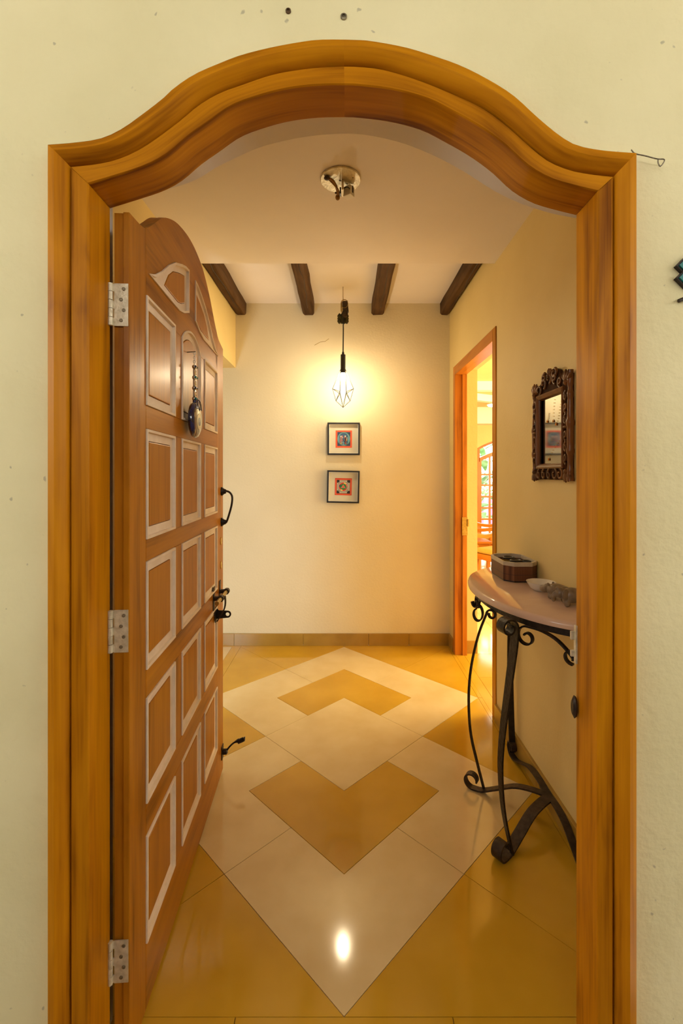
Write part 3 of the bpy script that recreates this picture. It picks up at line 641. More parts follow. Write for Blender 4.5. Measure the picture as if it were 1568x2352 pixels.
# front legs: curl at the top, body bowed outward, foot on the scroll bar
def leg3(pts, out, r, w0, w1, turns=1.05):
    o2 = Vector((out[0], out[1], 0)).normalized(); wv = Vector((-o2.y, o2.x, 0))
    top_ = Vector(pts[0]); cen = top_+o2*r; n = 22; P3 = []
    for k in range(n, 0, -1):
        q = k/n; a = q*2*PI*turns; rad = r*(1-0.5*q)
        P3.append(cen-o2*rad*math.cos(a)+Vector((0,0,rad*math.sin(a))))
    P3 += list(smooth_line(pts, 30))
    n2 = len(P3); m = MB(); rr = []
    for i, p in enumerate(P3):
        t = (P3[min(i+1,n2-1)]-P3[max(i-1,0)]).normalized(); wd_ = (wv-wv.dot(t)*t).normalized(); nv = t.cross(wd_); w = w0+(w1-w0)*max(0,(i-n)/(n2-n))
        rr.append([Vector(tl_(p+sx*w/2*wd_+sy*0.0035*nv)) for sx, sy in ((-1,-1),(1,-1),(1,1),(-1,1))])
    return m.rings(rr).build('leg', M['iron'], tb, smooth=50)
leg3([(0.606,1.615,0.862),(0.6046,1.62,0.795),(0.588,1.63,0.636),(0.568,1.64,0.443),(0.567,1.65,0.3105),(0.581,1.655,0.165),(0.613,1.66,0.016)], (-0.9,-0.25), 0.033, 0.042, 0.016)
leg3([(0.563,1.80,0.850),(0.542,1.84,0.749),(0.525,1.88,0.608),(0.5255,1.92,0.463),(0.544,1.96,0.293),(0.581,1.99,0.143),(0.617,2.01,0.012)], (0.75,-0.6), 0.020, 0.012, 0.012)
def hang_curl(c0, out, r, w, turns=0.95):
    o2 = Vector((out[0], out[1], 0)).normalized(); wv = Vector((-o2.y, o2.x, 0)); n = 24; P3 = []
    for k in range(n+1):
        q = k/n; a = PI*0.5+q*2*PI*turns; rad = r*(1-0.45*q); P3.append(Vector(c0)+o2*rad*math.cos(a)*0.8+Vector((0,0,rad*1.25*math.sin(a))))
    MB().bar([tl_(p) for p in P3], w, 0.006, wv).build('scroll_bracket', M['iron'], tb, smooth=50)
hang_curl((0.545,1.86,0.832), (-0.8,0.5), 0.030, 0.018); hang_curl((0.572,1.99,0.850), (-0.6,0.8), 0.032, 0.018, 0.7)
# wall legs
for yy in (2.262, 1.545):
    P3 = [tl_((XR-0.030, yy+(0.03*math.sin((z-0.02)/0.85*PI))*(1 if yy > TC else -1), z)) for z in [0.02+0.85*k/16 for k in range(17)]]
    MB().bar(P3, 0.030, 0.007, (1,0,0)).build('leg', M['iron'], tb, smooth=50)
# foot bars with scrolled toes
def foot(p0, p1, zj, w, curl=0.036):
    p0, p1 = Vector(p0), Vector(p1); d = (p1-p0); Ln = d.length; d.normalize()
    P = [(0.0,zj),(0.18*Ln,zj+0.004),(0.42*Ln,zj*0.92),(0.66*Ln,zj*0.48),(0.86*Ln,0.010),(Ln,0.0042)]
    path = [tuple(p) for p in smooth_line(P, 24)]
    n = 26
    for k in range(1, n+1):
        a = -PI/2+k/n*PI*1.55; rad = curl-(curl*0.42)*k/n
        path.append((Ln+rad*math.cos(a), 0.0042+curl+rad*math.sin(a)))
    wv = Vector((-d.y, d.x, 0))
    MB().bar([tl_((p0.x+d.x*u, p0.y+d.y*u, z)) for u, z in path], w, 0.007, wv).build('foot_bar', M['ironbrown'], tb, smooth=50)
J = (0.838, 1.852)
foot(J, (0.572, 1.655), 0.088, 0.040); foot(J, (0.572, 2.030), 0.088, 0.030)
foot((0.838, 1.90), (0.836, 2.265), 0.088, 0.028); foot((0.838, 1.85), (0.836, 1.545), 0.088, 0.028)
MB().obox(tl_((0.838,1.875,0.086)),(0.015,0,0),(0,0.045,0),(0,0,0.005)).build('foot_joint', M['ironbrown'], tb)
# scroll brackets under the apron
def bracket(t0, t1, paths, w=0.016):
    a = Vector((*ell(-0.035, t0), 0)); b_ = Vector((*ell(-0.035, t1), 0)); d = (b_-a).normalized(); wv = Vector((-d.y, d.x, 0))
    for P in paths: MB().bar([tl_((a.x+d.x*u, a.y+d.y*u, z)) for u, z in P], w, 0.006, wv).build('scroll_bracket', M['iron'], tb, smooth=50)
def curl(cx, cz, r0, r1, a0, da, n=26): return [(cx+(r0+(r1-r0)*k/n)*math.cos(a0+da*k/n), cz+(r0+(r1-r0)*k/n)*math.sin(a0+da*k/n)) for k in range(n+1)]
zA = TZ-0.060
bracket(PI*0.70, PI*0.90, [list(reversed(curl(0.028, zA-0.042, 0.038, 0.010, PI*0.55, PI*2.3)))+[tuple(p) for p in smooth_line([(0.03,zA-0.004),(0.08,zA-0.006),(0.13,zA-0.022),(0.17,zA-0.052),(0.19,zA-0.075)], 14)],
                           list(reversed(curl(0.182, zA-0.066, 0.026, 0.009, -PI*0.45, -PI*2.0)))])
bracket(PI*0.40, PI*0.53, [list(reversed(curl(0.03, zA-0.032, 0.030, 0.008, PI*0.5, PI*2.2)))+[(0.06,zA-0.006),(0.10,zA-0.004)]], 0.014)
bracket(PI*0.30, PI*0.20, [list(reversed(curl(0.03, zA-0.032, 0.030, 0.008, PI*0.5, PI*2.2)))+[(0.06,zA-0.006),(0.10,zA-0.004)]], 0.014)

# ------------------------------------------------------------------ things on the table
bx = empty('storage_box', (0.787, 2.12, TZ), label='octagonal brown slatted box with beige rim on the console table', cat='box')
def octo(hx, hy, cx_, s=0.0): return [(-hx+cx_,-hy),(hx-cx_,-hy),(hx,-hy+cx_),(hx,hy-cx_),(hx-cx_,hy),(-hx+cx_,hy),(-hx,hy-cx_),(-hx,-hy+cx_)]
def octr(hx, hy, cx_, z): return [(a, b_, z) for a, b_ in octo(hx, hy, cx_)]
m = MB(); A_ = (0.075, 0.120, 0.036); B_ = (0.068, 0.113, 0.034)
m.rings([octr(*B_,0.006),octr(*A_,0.006),octr(*A_,0.070),octr(*B_,0.070),octr(*B_,0.006)], cap=False); m.prism([octo(*B_)], 0.006, 0.010, lambda a,b_,d: (a,b_,d)); m.build('box_body', M['bamboo'], bx, grain='z')
m = MB(); o_ = (0.0765,0.1215,0.0365); m.rings([octr(*B_,0.070),octr(*o_,0.070),octr(*o_,0.088),octr(*B_,0.088),octr(*B_,0.070)], cap=False); m.build('rim', M['boxrim'], bx, bevel=0.0012)
m = MB(); m.rings([octr(0.065,0.110,0.034,0.0),octr(0.073,0.118,0.035,0.0),octr(0.073,0.118,0.035,0.0062),octr(0.065,0.110,0.034,0.0062)], cap=True); m.build('base', M['black'], bx)
MB().rings([octr(0.0756,0.1206,0.0362,0.032),octr(0.0756,0.1206,0.0362,0.0335)], cap=False).build('groove', M['black'], bx, fix=False)
for k, (x, y, r, hh) in enumerate(((0.768,2.125,0.027,0.082),(0.778,2.065,0.026,0.080),(0.822,2.052,0.020,0.078))):
    lab = ('largest and farthest dark-rimmed tin inside the octagonal box','middle dark-rimmed tin inside the octagonal box','nearest dark-rimmed tin inside the octagonal box')[k]
    t_ = empty('small_tin', (x, y, TZ+0.0102), label=lab, cat='tin', group='tins in the octagonal box')
    MB().lathe([(r*0.9,0),(r,0.002),(r,hh-0.010),(r*0.9,hh-0.010)], n=24).build('tin_body', M['brass'], t_, smooth=40)
    MB().lathe([(r*0.62,hh-0.006),(r*0.98,hh-0.0102),(r*1.04,hh-0.004),(r*0.85,hh),(r*0.62,hh-0.006)], n=24, cap=False).build('tin_rim', M['black'], t_, smooth=60)
    MB().lathe([(r*0.66,hh-0.0098),(r*0.66,hh-0.0045),(0.001,hh-0.004)], n=24).build('tin_lid', M['silver'], t_, smooth=60)
bw = empty('bowl', (0.808, 1.868, TZ), label='small white ceramic bowl between the box and the stone figurines', cat='bowl')
MB().lathe([(0.001,0.004),(0.028,0.004),(0.040,0.014),(0.053,0.033),(0.0575,0.036),(0.0565,0.034),(0.044,0.012),(0.030,0.0),(0.001,0.0)][::-1], n=36, cap=False).build('bowl_shell', M['bowl'], bw, smooth=60)
m = MB()
for k in range(14):
    a = random.random()*6.28; r = random.random()*0.026; m.ball((r*math.cos(a), r*math.sin(a), 0.009+random.random()*0.006), random.uniform(0.004,0.007), 7, 5)
m.build('pebbles', M['bowl'], bw, smooth=60, kind='stuff')
def figurine(name, loc_, rz, label, parts, ears):
    o = empty(name, loc_, rz, label=label, cat='figurine', group='grey stone figurines on the table')
    m = MB()
    for c_, r in parts: m.ball(c_, r, 16, 10)
    m.build('stone_body', M['figure'], o, remesh=0.0024)
    for c_, r, rot in ears: MB().ball(c_, r, 14, 8, rot=Matrix.Rotation(rot, 3, 'Z')).build('ear', M['figure'], o, smooth=80)
    for s in (-1, 1):
        MB().ball((0.041, s*0.0135, 0.041), 0.0026, 8, 6).build('eye', M['black'], o, smooth=80)
    return o
hip = [((0.0,0,0.034),(0.046,0.027,0.026)),((0.040,0,0.036),(0.020,0.018,0.018)),((0.058,0,0.030),(0.018,0.017,0.014)),((-0.030,0,0.032),(0.024,0.024,0.024))]+[((sx,sy,0.012),(0.011,0.010,0.0125)) for sx in (0.022,-0.032) for sy in (-0.014,0.014)]
figurine('stone_hippo', (0.812,1.730,TZ), math.radians(122), 'grey stone hippo figurine behind, its round snout over the white bowl', hip, [((0.030,0.016,0.054),(0.005,0.004,0.006),0),((0.030,-0.016,0.054),(0.005,0.004,0.006),0)])
elp = [((0.0,0,0.040),(0.038,0.026,0.028)),((0.038,0,0.046),(0.019,0.018,0.020)),((0.056,0,0.040),(0.011,0.009,0.011)),((0.064,0,0.030),(0.009,0.008,0.010)),((0.062,0,0.020),(0.007,0.007,0.009)),((0.048,0,0.062),(0.008,0.008,0.007)),((-0.026,0,0.038),(0.02,0.022,0.024))]+[((sx,sy,0.015),(0.011,0.010,0.0155)) for sx in (0.020,-0.028) for sy in (-0.014,0.014)]
figurine('stone_elephant', (0.822,1.640,TZ), math.radians(163), 'grey stone elephant figurine nearest the door frame, with large ears', elp, [((0.024,0.020,0.044),(0.017,0.005,0.020),0.5),((0.024,-0.020,0.044),(0.017,0.005,0.020),-0.5)])

# ------------------------------------------------------------------ carved mirror on the right wall
mr_ = empty('carved_mirror', (XR, 1.872, 1.375), label='small wall mirror in a heavily carved dark wooden frame', cat='mirror')
# local: a along +Y (far), b up, depth d out of the wall (towards -X)
def mm(a, b_, d): return (-d, a, b_)
HW, HH = 0.172, 0.420
MB().prism([[(-0.160,0.004),(0.160,0.004),(0.160,0.408),(0.100,0.41),(0.065,0.442),(0.03,0.455),(-0.03,0.455),(-0.065,0.442),(-0.100,0.41),(-0.160,0.408)],[(-0.10,0.068),(-0.10,0.348),(0.10,0.348),(0.10,0.068)]], 0.001, 0.017, mm).build('back_board', M['carvedmatt'], mr_)
# turned side rails
for s in (-1, 1):
    m = MB(); pr = []
    for k in range(40):
        z = 0.0+0.42*k/39; q = z/0.42
        r = 0.0105+0.0025*math.sin(q*PI*2-1.2)+(0.003 if (k % 10 in (0,1)) else 0)+(0.003 if q < 0.12 or q > 0.86 else 0)
        pr.append((r, z))
    m.lathe(pr, (-0.0145, s*0.158, 0), 12); m.build('turned_side', M['carvedred'], mr_, smooth=40)
# inner moulding
def mring(a0, b0, a1, b1, d): return [mm(a0,b0,d), mm(a1,b0,d), mm(a1,b1,d), mm(a0,b1,d)]
m = MB()
for (ia, da), (ib, db) in zip(((0,0.010),(0,0.026),(0.006,0.029),(0.012,0.026),(0.018,0.022),(0.022,0.012)), ((0,0.026),(0.006,0.029),(0.012,0.026),(0.018,0.022),(0.022,0.012),(0.022,0.004))):
    r1 = mring(-0.122+ia,0.050+ia,0.122-ia,0.366-ia,da); r2_ = mring(-0.122+ib,0.050+ib,0.122-ib,0.366-ib,db); m.rings([r1, r2_], cap=False)
m.build('inner_moulding', M['carvedred'], mr_)
MB().box(mm(-0.103,0.066,0.0042), mm(0.103,0.350,0.0085)).build('mirror_glass', M['mirror'], mr_, label='mirror glass')
# carved scrollwork: curls and leaves proud of the border
def curl3(ca, cb, r, sgn, flip, d=0.020, th=0.0058, wide=1.0):
    P = []
    for k in range(20):
        q = k/19; a = flip+sgn*q*PI*2.2; rad = r*(1-0.72*q); P.append(mm(ca+rad*math.cos(a)*wide, cb+rad*math.sin(a), d+0.008*q))
    return MB().tube(P, [th*(1-0.35*k/19) for k in range(20)], 7)
def leafy(ca, cb, ang, L_, w_):
    m = MB()
    for k in range(-2, 3):
        a = ang+k*0.42; dx, dz = math.cos(a), math.sin(a)
        m.ball(mm(ca+dx*L_*0.5, cb+dz*L_*0.5, 0.024-abs(k)*0.002), (0.007, L_*0.52, w_), 10, 6, rot=Matrix.Rotation(a, 3, 'X'))
    m.ball(mm(ca, cb, 0.022), (0.012, 0.012, 0.012), 10, 6)
    return m
for s in (-1, 1):
    for k, zc_ in enumerate((0.085,0.130,0.175,0.235,0.280,0.325)):
        curl3(s*0.140, zc_, 0.021, s*(1 if k % 2 else -1), PI/2 if k % 2 else -PI/2, wide=0.72).build('carved_scroll', M['carved'], mr_, smooth=60)
    MB().ball(mm(s*0.140,0.207,0.022),(0.010,0.020,0.007),10,6).build('carved_band', M['carved'], mr_, smooth=60)
    leafy(s*0.143, 0.036, -PI/2, 0.042, 0.0085).build('carved_leaf', M['carved'], mr_, smooth=60)
    leafy(s*0.143, 0.376, PI/2, 0.050, 0.0085).build('carved_leaf', M['carved'], mr_, smooth=60)
for k, a in enumerate((-0.095,-0.05,0.0,0.05,0.095)):
    curl3(a, 0.026, 0.022, 1 if a < 0 else -1, PI/2, wide=0.9).build('carved_scroll', M['carved'], mr_, smooth=60)
    zc_ = 0.388+(0.022 if abs(a) < 0.06 else 0)+(0.012 if a == 0 else 0)
    curl3(a, zc_, 0.022, 1 if a < 0 else -1, -PI/2, wide=0.95).build('carved_scroll', M['carved'], mr_, smooth=60)
leafy(0.0, 0.432, PI/2, 0.030, 0.007).build('carved_crest', M['carved'], mr_, smooth=60)
for s in (-1, 1): curl3(s*0.045, 0.432, 0.020, -s, PI/2, wide=1.1).build('carved_crest', M['carved'], mr_, smooth=60)
# thin bead strings hung over the glass
bead = flat('gold_bead', (222,176,60), 0.3, metal=0.5); amber = flat('amber_drop', (214,128,20), 0.2)
for k, P in enumerate(([(-0.085,0.335),(-0.060,0.27),(-0.05,0.245),(-0.035,0.235)], [(-0.095,0.19),(-0.06,0.160),(-0.02,0.135),(0.03,0.095)], [(-0.02,0.33),(-0.012,0.29),(-0.010,0.25)], [(0.03,0.28),(0.035,0.262),(0.045,0.255)])):
    o = empty('bead_string', (XR-0.0085, 1.872, 1.375), label=('gold bead string hanging in the upper corner of the carved mirror','long gold bead string slanting across the lower mirror glass','short gold bead string in the upper middle of the mirror','tiny gold bead cluster near the far side of the mirror')[k], cat='bead string', group='bead strings on the mirror')
    pp = smooth_line(P, 11 if k < 2 else 7)
    for p in pp: MB().ball((-0.002, p.x, p.y), 0.0016, 6, 4).build('bead', bead, o)
    p = pp[-1]; MB().ball((-0.003, p.x, p.y-0.007), (0.0025,0.004,0.006), 8, 6).build('drop', amber, o, smooth=60)

# ------------------------------------------------------------------ knot ornament and wire on the outer wall
kx = 1578; o = empty('knot_ornament', (W(kx,629,YF)[0], YF, W(kx,629,YF)[1]), label='teal and dark endless knot wall ornament right of the door frame', cat='ornament')
def sqring(cx_, cz_, r0, r1): 
    A = [(cx_-r0,cz_),(cx_,cz_-r0),(cx_+r0,cz_),(cx_,cz_+r0)]; B = [(cx_-r1,cz_),(cx_,cz_+r1),(cx_+r1,cz_),(cx_,cz_-r1)]; return [A, B]
p_ = 1/F
for gx in (0, 1, 2):
    for gz in (-1, 0, 1) if gx == 1 else (-0.5, 0.5):
        cx_, cz_ = (-11+27*gx)*p_, gz*28*p_
        MB().prism(sqring(cx_, cz_, 22*p_, 6*p_), -0.010, -0.001, lambda a,b_,d: (a,d,b_)).build('dark_lattice', M['ornament'], o)
        MB().prism(sqring(cx_, cz_, 17*p_, 9.5*p_), -0.013, -0.0095, lambda a,b_,d: (a,d,b_)).build('teal_inlay', M['teal'], o)
m = MB(); m.tube(smooth_line([(-0.024,-0.006,-0.062),(-0.005,-0.007,-0.055),(0.02,-0.007,-0.054),(0.045,-0.006,-0.062)], 12), 0.004, 8); m.tube([(0.012,-0.006,-0.026),(0.012,-0.006,-0.054)], 0.003, 6); m.build('lower_bar', M['ornament'], o, smooth=60)
w_ = [W(1449,344,0.985),W(1458,353,0.985),W(1478,362,0.99),W(1505,369,0.99),W(1521,370,0.99),W(1519,378,0.99),W(1512,386,0.99),W(1507,378,0.99),W(1507,370,0.99)]
MB().tube(smooth_line([(x, 0.985, z) for x, z in w_], 40), 0.0013, 5).build('loose_wire', M['screw'], label='thin loose wire looping from the door frame corner', cat='wire')

# ------------------------------------------------------------------ room beyond the inner doorway
fr_ = box('floor', (XR+0.01, 1.6, -0.05), (4.6, 8.1, -0.004), M['grout'], label='yellow and cream tiled floor of the room beyond', cat='floor', kind='structure')
def t2(x0,y0,x1,y1,mat): MB().box((x0+0.001,y0+0.001,-0.004),(x1-0.001,y1-0.001,0)).build('floor_tile', M[mat], fr_)
t2(XR-0.001, DA-0.018, 0.93, DB+0.018, 'gold')
for j in range(3): t2(0.93, 2.3+0.42*j, 1.35, 2.72+0.42*j, 'gold')
for i in range(9):
    for j in range(10):
        x0 = 0.93+0.42*i; y0 = 3.56+0.44*j
        if x0 < 4.5: t2(x0, y0, x0+0.42, y0+0.44, 'cream')
for i in range(1, 9):
    for j in range(4): t2(0.93+0.42*i, 1.88+0.42*j, 1.35+0.42*i, 2.30+0.42*j, 'cream')
box('ceiling', (1.045, 1.6, 2.55), (4.6, 8.15, 2.7), M['wall'], label='cream ceiling of the room beyond', cat='ceiling', kind='structure')
WX, WH = 2.935, 0.60
def zo(x): return 1.862+0.177*(1-((x-WX)/WH)**2)
ax = [WX-WH+2*WH*k/24 for k in range(25)]
m = MB(); m.prism([[(1.045,0),(1.045,2.7),(4.6,2.7),(4.6,0),(WX+WH,0)]+[(x, zo(x)) for x in reversed(ax)]+[(WX-WH,0)]], 8.0, 8.15, lambda a,b_,d: (a,d,b_))
m.build('wall_far', M['wall'], label='pale far wall of the room beyond, around the garden door', cat='wall', kind='structure')
m = MB(); m.prism([[(1.6,0),(3.7,0),(3.7,0.6),(3.7,2.4),(6.7,2.4),(6.7,0.6),(3.7,0.6),(3.7,0),(8.15,0),(8.15,2.7),(1.6,2.7)]], 4.6, 4.75, lambda a,b_,d: (d,a,b_))
box('wall_outer', (4.6, 1.6, 0), (4.75, 8.15, 2.7), M['wall'], label='side wall of the room beyond', cat='wall', kind='structure')
box('wall_near', (1.045, 1.45, 0), (4.75, 1.6, 2.7), M['wall'], label='near wall of the room beyond', cat='wall', kind='structure')
box('ceiling_bulkhead', (1.045, 7.75, 2.27), (4.6, 8.0, 2.55), M['reveal'], label='pale bulkhead above the garden door in the room beyond', cat='bulkhead')
box('room_beam', (1.045, 5.6, 2.44), (4.6, 5.72, 2.55), M['reveal'], label='white beam crossing the ceiling of the room beyond', cat='beam')
m = MB(); m.obox((2.25,6.7,2.50),(0.62,0.36,0),(-0.025,0.045,0),(0,0,0.048)); m.build('slanting_rib', M['reveal'], label='slanting ceiling rib in the room beyond', cat='beam')
dl = empty('ceiling_lamp', (2.42, 7.30, 2.55), label='bright round ceiling lamp in the room beyond', cat='lamp')
MB().lathe([(0.13,0),(0.13,-0.03)], n=24).build('lamp_base', M['reveal'], dl); MB().lathe([(0.12,-0.03),(0.11,-0.05),(0.02,-0.07),(0.001,-0.07)], n=24).build('diffuser', emat('lamp_diffuser', (1.0,0.86,0.62), 6), dl, smooth=60)
# arched garden door: window_1
wn = empty('window_1', (WX, 8.0, 0), label='arched orange wooden garden door with small panes', cat='glazed door', kind='structure')
def wl(a, b_, d): return (a-WX, d, b_)
ow = M['orangewood']
for s in (-1, 1): MB().prism([[(WX+s*WH,0),(WX+s*(WH-0.055),0),(WX+s*(WH-0.055),zo(WX+s*(WH-0.055))-0.01),(WX+s*WH,zo(WX+s*WH))]], 0.02, 0.09, wl).build('stile', ow, wn)
def archband(z0, z1, d0, d1, name, x0=WX-WH, x1=WX+WH):
    xs = [x0+(x1-x0)*k/24 for k in range(25)]
    MB().prism([[(x, zo(x)+z0) for x in xs]+[(x, zo(x)+z1) for x in reversed(xs)]], d0, d1, wl).build(name, ow, wn, grain='x')
archband(-0.045, -0.001, 0.019, 0.092, 'arched_head'); archband(-0.265, -0.195, 0.0, 0.08, 'transom', WX-WH+0.05, WX+WH-0.05)
xs = [WX-WH+0.055]; pw = 0.132; mw = 0.031
cols = []; x = WX-WH+0.085
while x+pw < WX+WH-0.05: cols.append((x, x+pw)); x += pw+mw
rows = [1.40,1.213,1.012,0.812,0.612,0.412,0.212,0.03]
MB().prism([[(WX-WH+0.055,0),(WX-WH+0.085,0),(WX-WH+0.085,zo(cols[0][0])-0.26),(WX-WH+0.055,zo(WX-WH+0.055)-0.26)]], 0.02, 0.06, wl).build('leaf_stile', ow, wn)
for (a, b_) in cols: MB().prism([[(b_,0),(b_+mw,0),(b_+mw,zo(b_+mw)-0.255),(b_,zo(b_)-0.255)]], 0.025, 0.055, wl).build('mullion', ow, wn)
for z in rows: MB().box(wl(WX-WH+0.086,z-0.014,0.0255), wl(WX+WH-0.056,z+0.014,0.0545)).build('glazing_bar', ow, wn)
for (a, b_) in cols:
    zs = [None]+rows
    MB().prism([[(a,rows[0]+0.014),(b_,rows[0]+0.014),(b_,zo(b_)-0.266),(a,zo(a)-0.266)]], 0.037, 0.041, wl).build('pane', M['glass'], wn)
    for z1_, z0_ in zip(rows, rows[1:]): MB().box(wl(a+0.0005,z0_+0.0145,0.037), wl(b_-0.0005,z1_-0.0145,0.041)).build('pane', M['glass'], wn)
xs = [WX-WH+0.056+(2*WH-0.112)*k/20 for k in range(21)]
MB().prism([[(x, zo(x)-0.194) for x in xs]+[(x, zo(x)-0.046) for x in reversed(xs)]], 0.045, 0.049, wl).build('pane', M['glass'], wn)
# garden outside
box('garden_ground', (-1, 8.15, -0.12), (9, 20, -0.06), pmat('pale_paving', (0.55,0.52,0.45), (0.62,0.58,0.5), 5, rough=0.8), label='pale paving outside the garden door', cat='paving')
gl = pmat('garden_leaf', (0.10,0.22,0.07), (0.24,0.40,0.18), 9, rough=0.45)
def plant(x, y, H, n, L_, label, wid=0.10):
    o = empty('garden_plant', (x, y, -0.06), label=label, cat='plant', group='plants outside the garden door')
    MB().tube([(0,0,0),(0.02,0,H*0.5),(0,0.02,H)], [0.05,0.04,0.02], 8).build('stem', M['primer'], o)
    for k in range(n):
        a = random.random()*2*PI; z0 = H*(0.35+0.65*k/n); el = random.uniform(0.2,1.1); d = Vector((math.cos(a)*math.cos(el), math.sin(a)*math.cos(el), math.sin(el)))
        sd = Vector((-math.sin(a), math.cos(a), 0)); rr = []
        for i in range(7):
            q = i/6; p = Vector((0,0,z0))+d*L_*q+Vector((0,0,-0.45*L_*q*q)); w2 = wid*math.sin(PI*min(q*0.94+0.05,1))+0.002
            rr.append([p-sd*w2+Vector((0,0,0.02)), p+Vector((0,0,-0.0)), p+sd*w2+Vector((0,0,0.02)), p+Vector((0,0,-0.006))])
        MB().rings(rr).build('leaf', gl, o, smooth=60)
plant(2.75, 9.3, 1.5, 20, 0.8, 'broad leafed garden plant close to the glass', 0.09); plant(4.5, 10.1, 2.0, 22, 1.0, 'tall broad leafed plant right of the garden door', 0.13); plant(2.6, 11.2, 1.2, 18, 0.7, 'lower plant farther back in the garden', 0.07); plant(3.6, 11.6, 2.6, 24, 1.1, 'tallest plant at the back of the garden', 0.12)
box('garden_wall', (-0.5, 13.0, -0.06), (7, 13.2, 0.75), flat('pink_paint', (226,110,140)), label='low pink garden wall behind the plants', cat='wall')

# carved armchairs and low table in the room beyond
def armchair(loc_, rz, label):
    o = empty('armchair', loc_, rz, label=label, cat='chair', group='carved armchairs in the room beyond')
    for sx in (-1, 1):
        MB().bar(smooth_line([(sx*0.26,-0.24,0.0),(sx*0.27,-0.27,0.12),(sx*0.26,-0.25,0.28),(sx*0.26,-0.24,0.42)], 12), 0.05, 0.05, (1,0,0)).build('leg', M['orangewood'], o, smooth=40)
        MB().bar([(sx*0.25,0.26,0.0),(sx*0.25,0.24,0.42)], 0.045, 0.045, (1,0,0)).build('leg', M['orangewood'], o)
        a_ = MB(); a_.bar(smooth_line([(sx*0.29,0.27,0.72),(sx*0.30,0.12,0.64),(sx*0.31,-0.05,0.615),(sx*0.31,-0.20,0.635),(sx*0.31,-0.28,0.66)], 18), 0.055, 0.045, (1,0,0)); a_.build('arm', M['orangewood'], o, smooth=40)
        MB().lathe([(0.02,-0.034),(0.045,-0.032),(0.050,0),(0.045,0.032),(0.02,0.034)], n=14, fn=lambda a,b_,c_: (sx*0.31+c_, -0.29+a*0.9, 0.640+b_*0.9)).build('arm_scroll', M['orangewood'], o, smooth=40)
        MB().tube(smooth_line([(sx*0.27,-0.23,0.42),(sx*0.30,-0.20,0.48),(sx*0.285,-0.245,0.54),(sx*0.31,-0.25,0.62)], 12), [0.030,0.028,0.024,0.03,0.036,0.03,0.022,0.022,0.026,0.03,0.03,0.03], 10).build('arm_post', M['orangewood'], o, smooth=60)
        MB().bar(smooth_line([(sx*0.25,0.24,0.42),(sx*0.255,0.28,0.7),(sx*0.25,0.36,1.0)], 10), 0.05, 0.04, (1,0,0)).build('back_post', M['orangewood'], o)
    MB().box((-0.29,-0.28,0.36),(0.29,0.27,0.43)).build('seat', M['orangewood'], o, bevel=0.01)
    MB().box((-0.25,-0.26,0.431),(0.25,0.22,0.50)).build('cushion', flat('patterned_yellow_cushion', (206,176,96), 0.8, bump=0.3), o, bevel=0.025)
    MB().bar(smooth_line([(-0.25,0.355,0.99),(-0.12,0.355,1.05),(0,0.355,1.07),(0.12,0.355,1.05),(0.25,0.355,0.99)], 14), 0.04, 0.08, (0,1,0)).build('crest_rail', M['orangewood'], o, smooth=40)
    for k in range(4): MB().bar([(-0.15+0.1*k,0.255,0.44),(-0.15+0.1*k,0.29,0.72),(-0.15+0.1*k,0.352,1.0)], 0.05, 0.015, (1,0,0)).build('back_slat', M['orangewood'], o)
armchair((1.98, 5.55, 0), math.radians(-62), 'carved orange armchair with cushion nearest the inner doorway')
armchair((2.02, 6.75, 0), math.radians(62), 'carved orange armchair in front of the garden door')
ct = empty('low_table', (1.62, 6.15, 0), label='low orange wooden table between the armchairs', cat='table')
MB().box((-0.3,-0.25,0.50),(0.3,0.25,0.53)).build('table_top', M['orangewood'], ct, bevel=0.004)
MB().box((-0.27,-0.22,0.44),(0.27,0.22,0.50)).build('apron', M['orangewood'], ct)
for sx in (-1,1):
    for sy in (-1,1): MB().box((sx*0.26-0.02,sy*0.21-0.02,0),(sx*0.26+0.02,sy*0.21+0.02,0.44)).build('leg', M['orangewood'], ct)

# ------------------------------------------------------------------ passage room on the left
box('wall_side', (-3.65, 1.1, 0), (-3.5, YB, 2.7), M['wall'], label='far side wall of the left passage', cat='wall', kind='structure')
box('wall_passage', (-3.5, 1.05, 0), (-2.2, YW, 2.7), M['wall'], label='front wall of the left passage', cat='wall', kind='structure')
box('ceiling', (-3.5, YW, 2.55), (XL-0.15, YB, 2.7), M['ceil'], label='ceiling of the left passage', cat='ceiling', kind='structure')
box('roof_slab', (-3.65, YW, 2.95), (1.045, YB+0.16, 3.1), M['ceil'], label='roof slab above the hall', cat='roof', kind='structure')
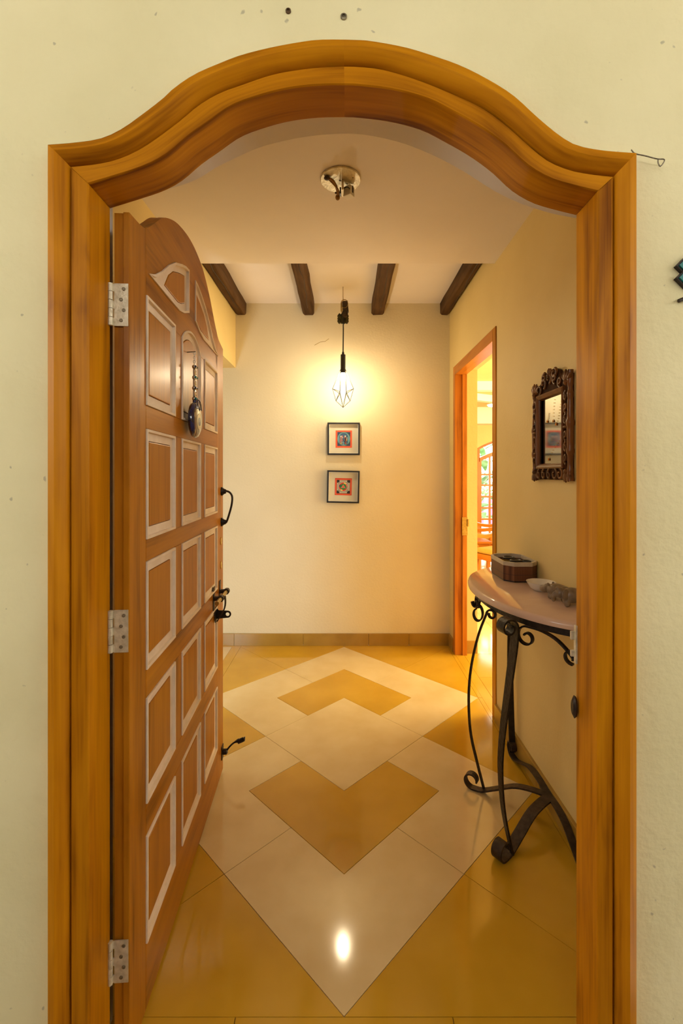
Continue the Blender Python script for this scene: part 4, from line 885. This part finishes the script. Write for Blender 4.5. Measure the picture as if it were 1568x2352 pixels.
# unseen porch added in front, its screens and ceiling limiting the outdoor light
box('floor_porch', (-4, -2.2, -0.06), (4, 0.90, -0.002), M['terracotta'], label='porch floor before the doorway', cat='floor', kind='structure')
box('ceiling_porch_added', (-4, -2.5, 2.9), (4, YF, 3.25), M['porchtan'], label='unseen porch ceiling added above the doorway for shade', cat='ceiling', kind='structure')
pp_ = empty('wall_light_screen', (0, -2.2, 0), label='unseen porch wall added behind the viewer to limit light into the hall', cat='wall', kind='structure')
box('screen_front', (-4, -0.15, -0.06), (4, 0, 2.45), M['light_screen'], pp_)
for sx in (-1, 1): MB().box((min(sx*4, sx*4.15), -0.15, -0.06), (max(sx*4, sx*4.15), 3.35, 1.95)).build('screen_side', M['ext'], pp_)
# unseen windows added behind the daylight area lights, with opaque panes
def added_window(name, label, fn, a0, a1, z0, z1, cols):
    w = empty(name, (0,0,0), label=label, cat='added window', kind='structure'); t = 0.04
    for p in ((a0-t,z0-t,a1+t,z0),(a0-t,z1,a1+t,z1+t),(a0-t,z0,a0,z1),(a1,z0,a1+t,z1)): MB().prism([[(p[0],p[1]),(p[2],p[1]),(p[2],p[3]),(p[0],p[3])]], 0.001, 0.03, fn).build('window_frame', M['orangewood'], w)
    for k in range(cols):
        x0 = a0+(a1-a0)*k/cols+0.008; x1 = a0+(a1-a0)*(k+1)/cols-0.008
        MB().prism([[(x0,z0+0.001),(x1,z0+0.001),(x1,z1-0.001),(x0,z1-0.001)]], 0.006, 0.012, fn).build('pane', M['whiteline'], w)
        if k: MB().prism([[(x0-0.016,z0),(x0,z0),(x0,z1),(x0-0.016,z1)]], 0.001, 0.025, fn).build('mullion', M['orangewood'], w)
added_window('window_added_2', 'narrow unseen window added behind the area light of the left passage', lambda a,b,d: (a, YW+d, b), -1.58, -1.34, 0.16, 1.08, 1)
added_window('window_added_3', 'unseen window added in the far side wall of the left passage', lambda a,b,d: (-3.5+d, a, b), 2.08, 3.42, 0.68, 2.22, 2)
added_window('window_added_4', 'wide unseen window added in the side wall of the room beyond', lambda a,b,d: (4.6-d, a, b), 1.75, 5.05, 0.48, 2.42, 4)
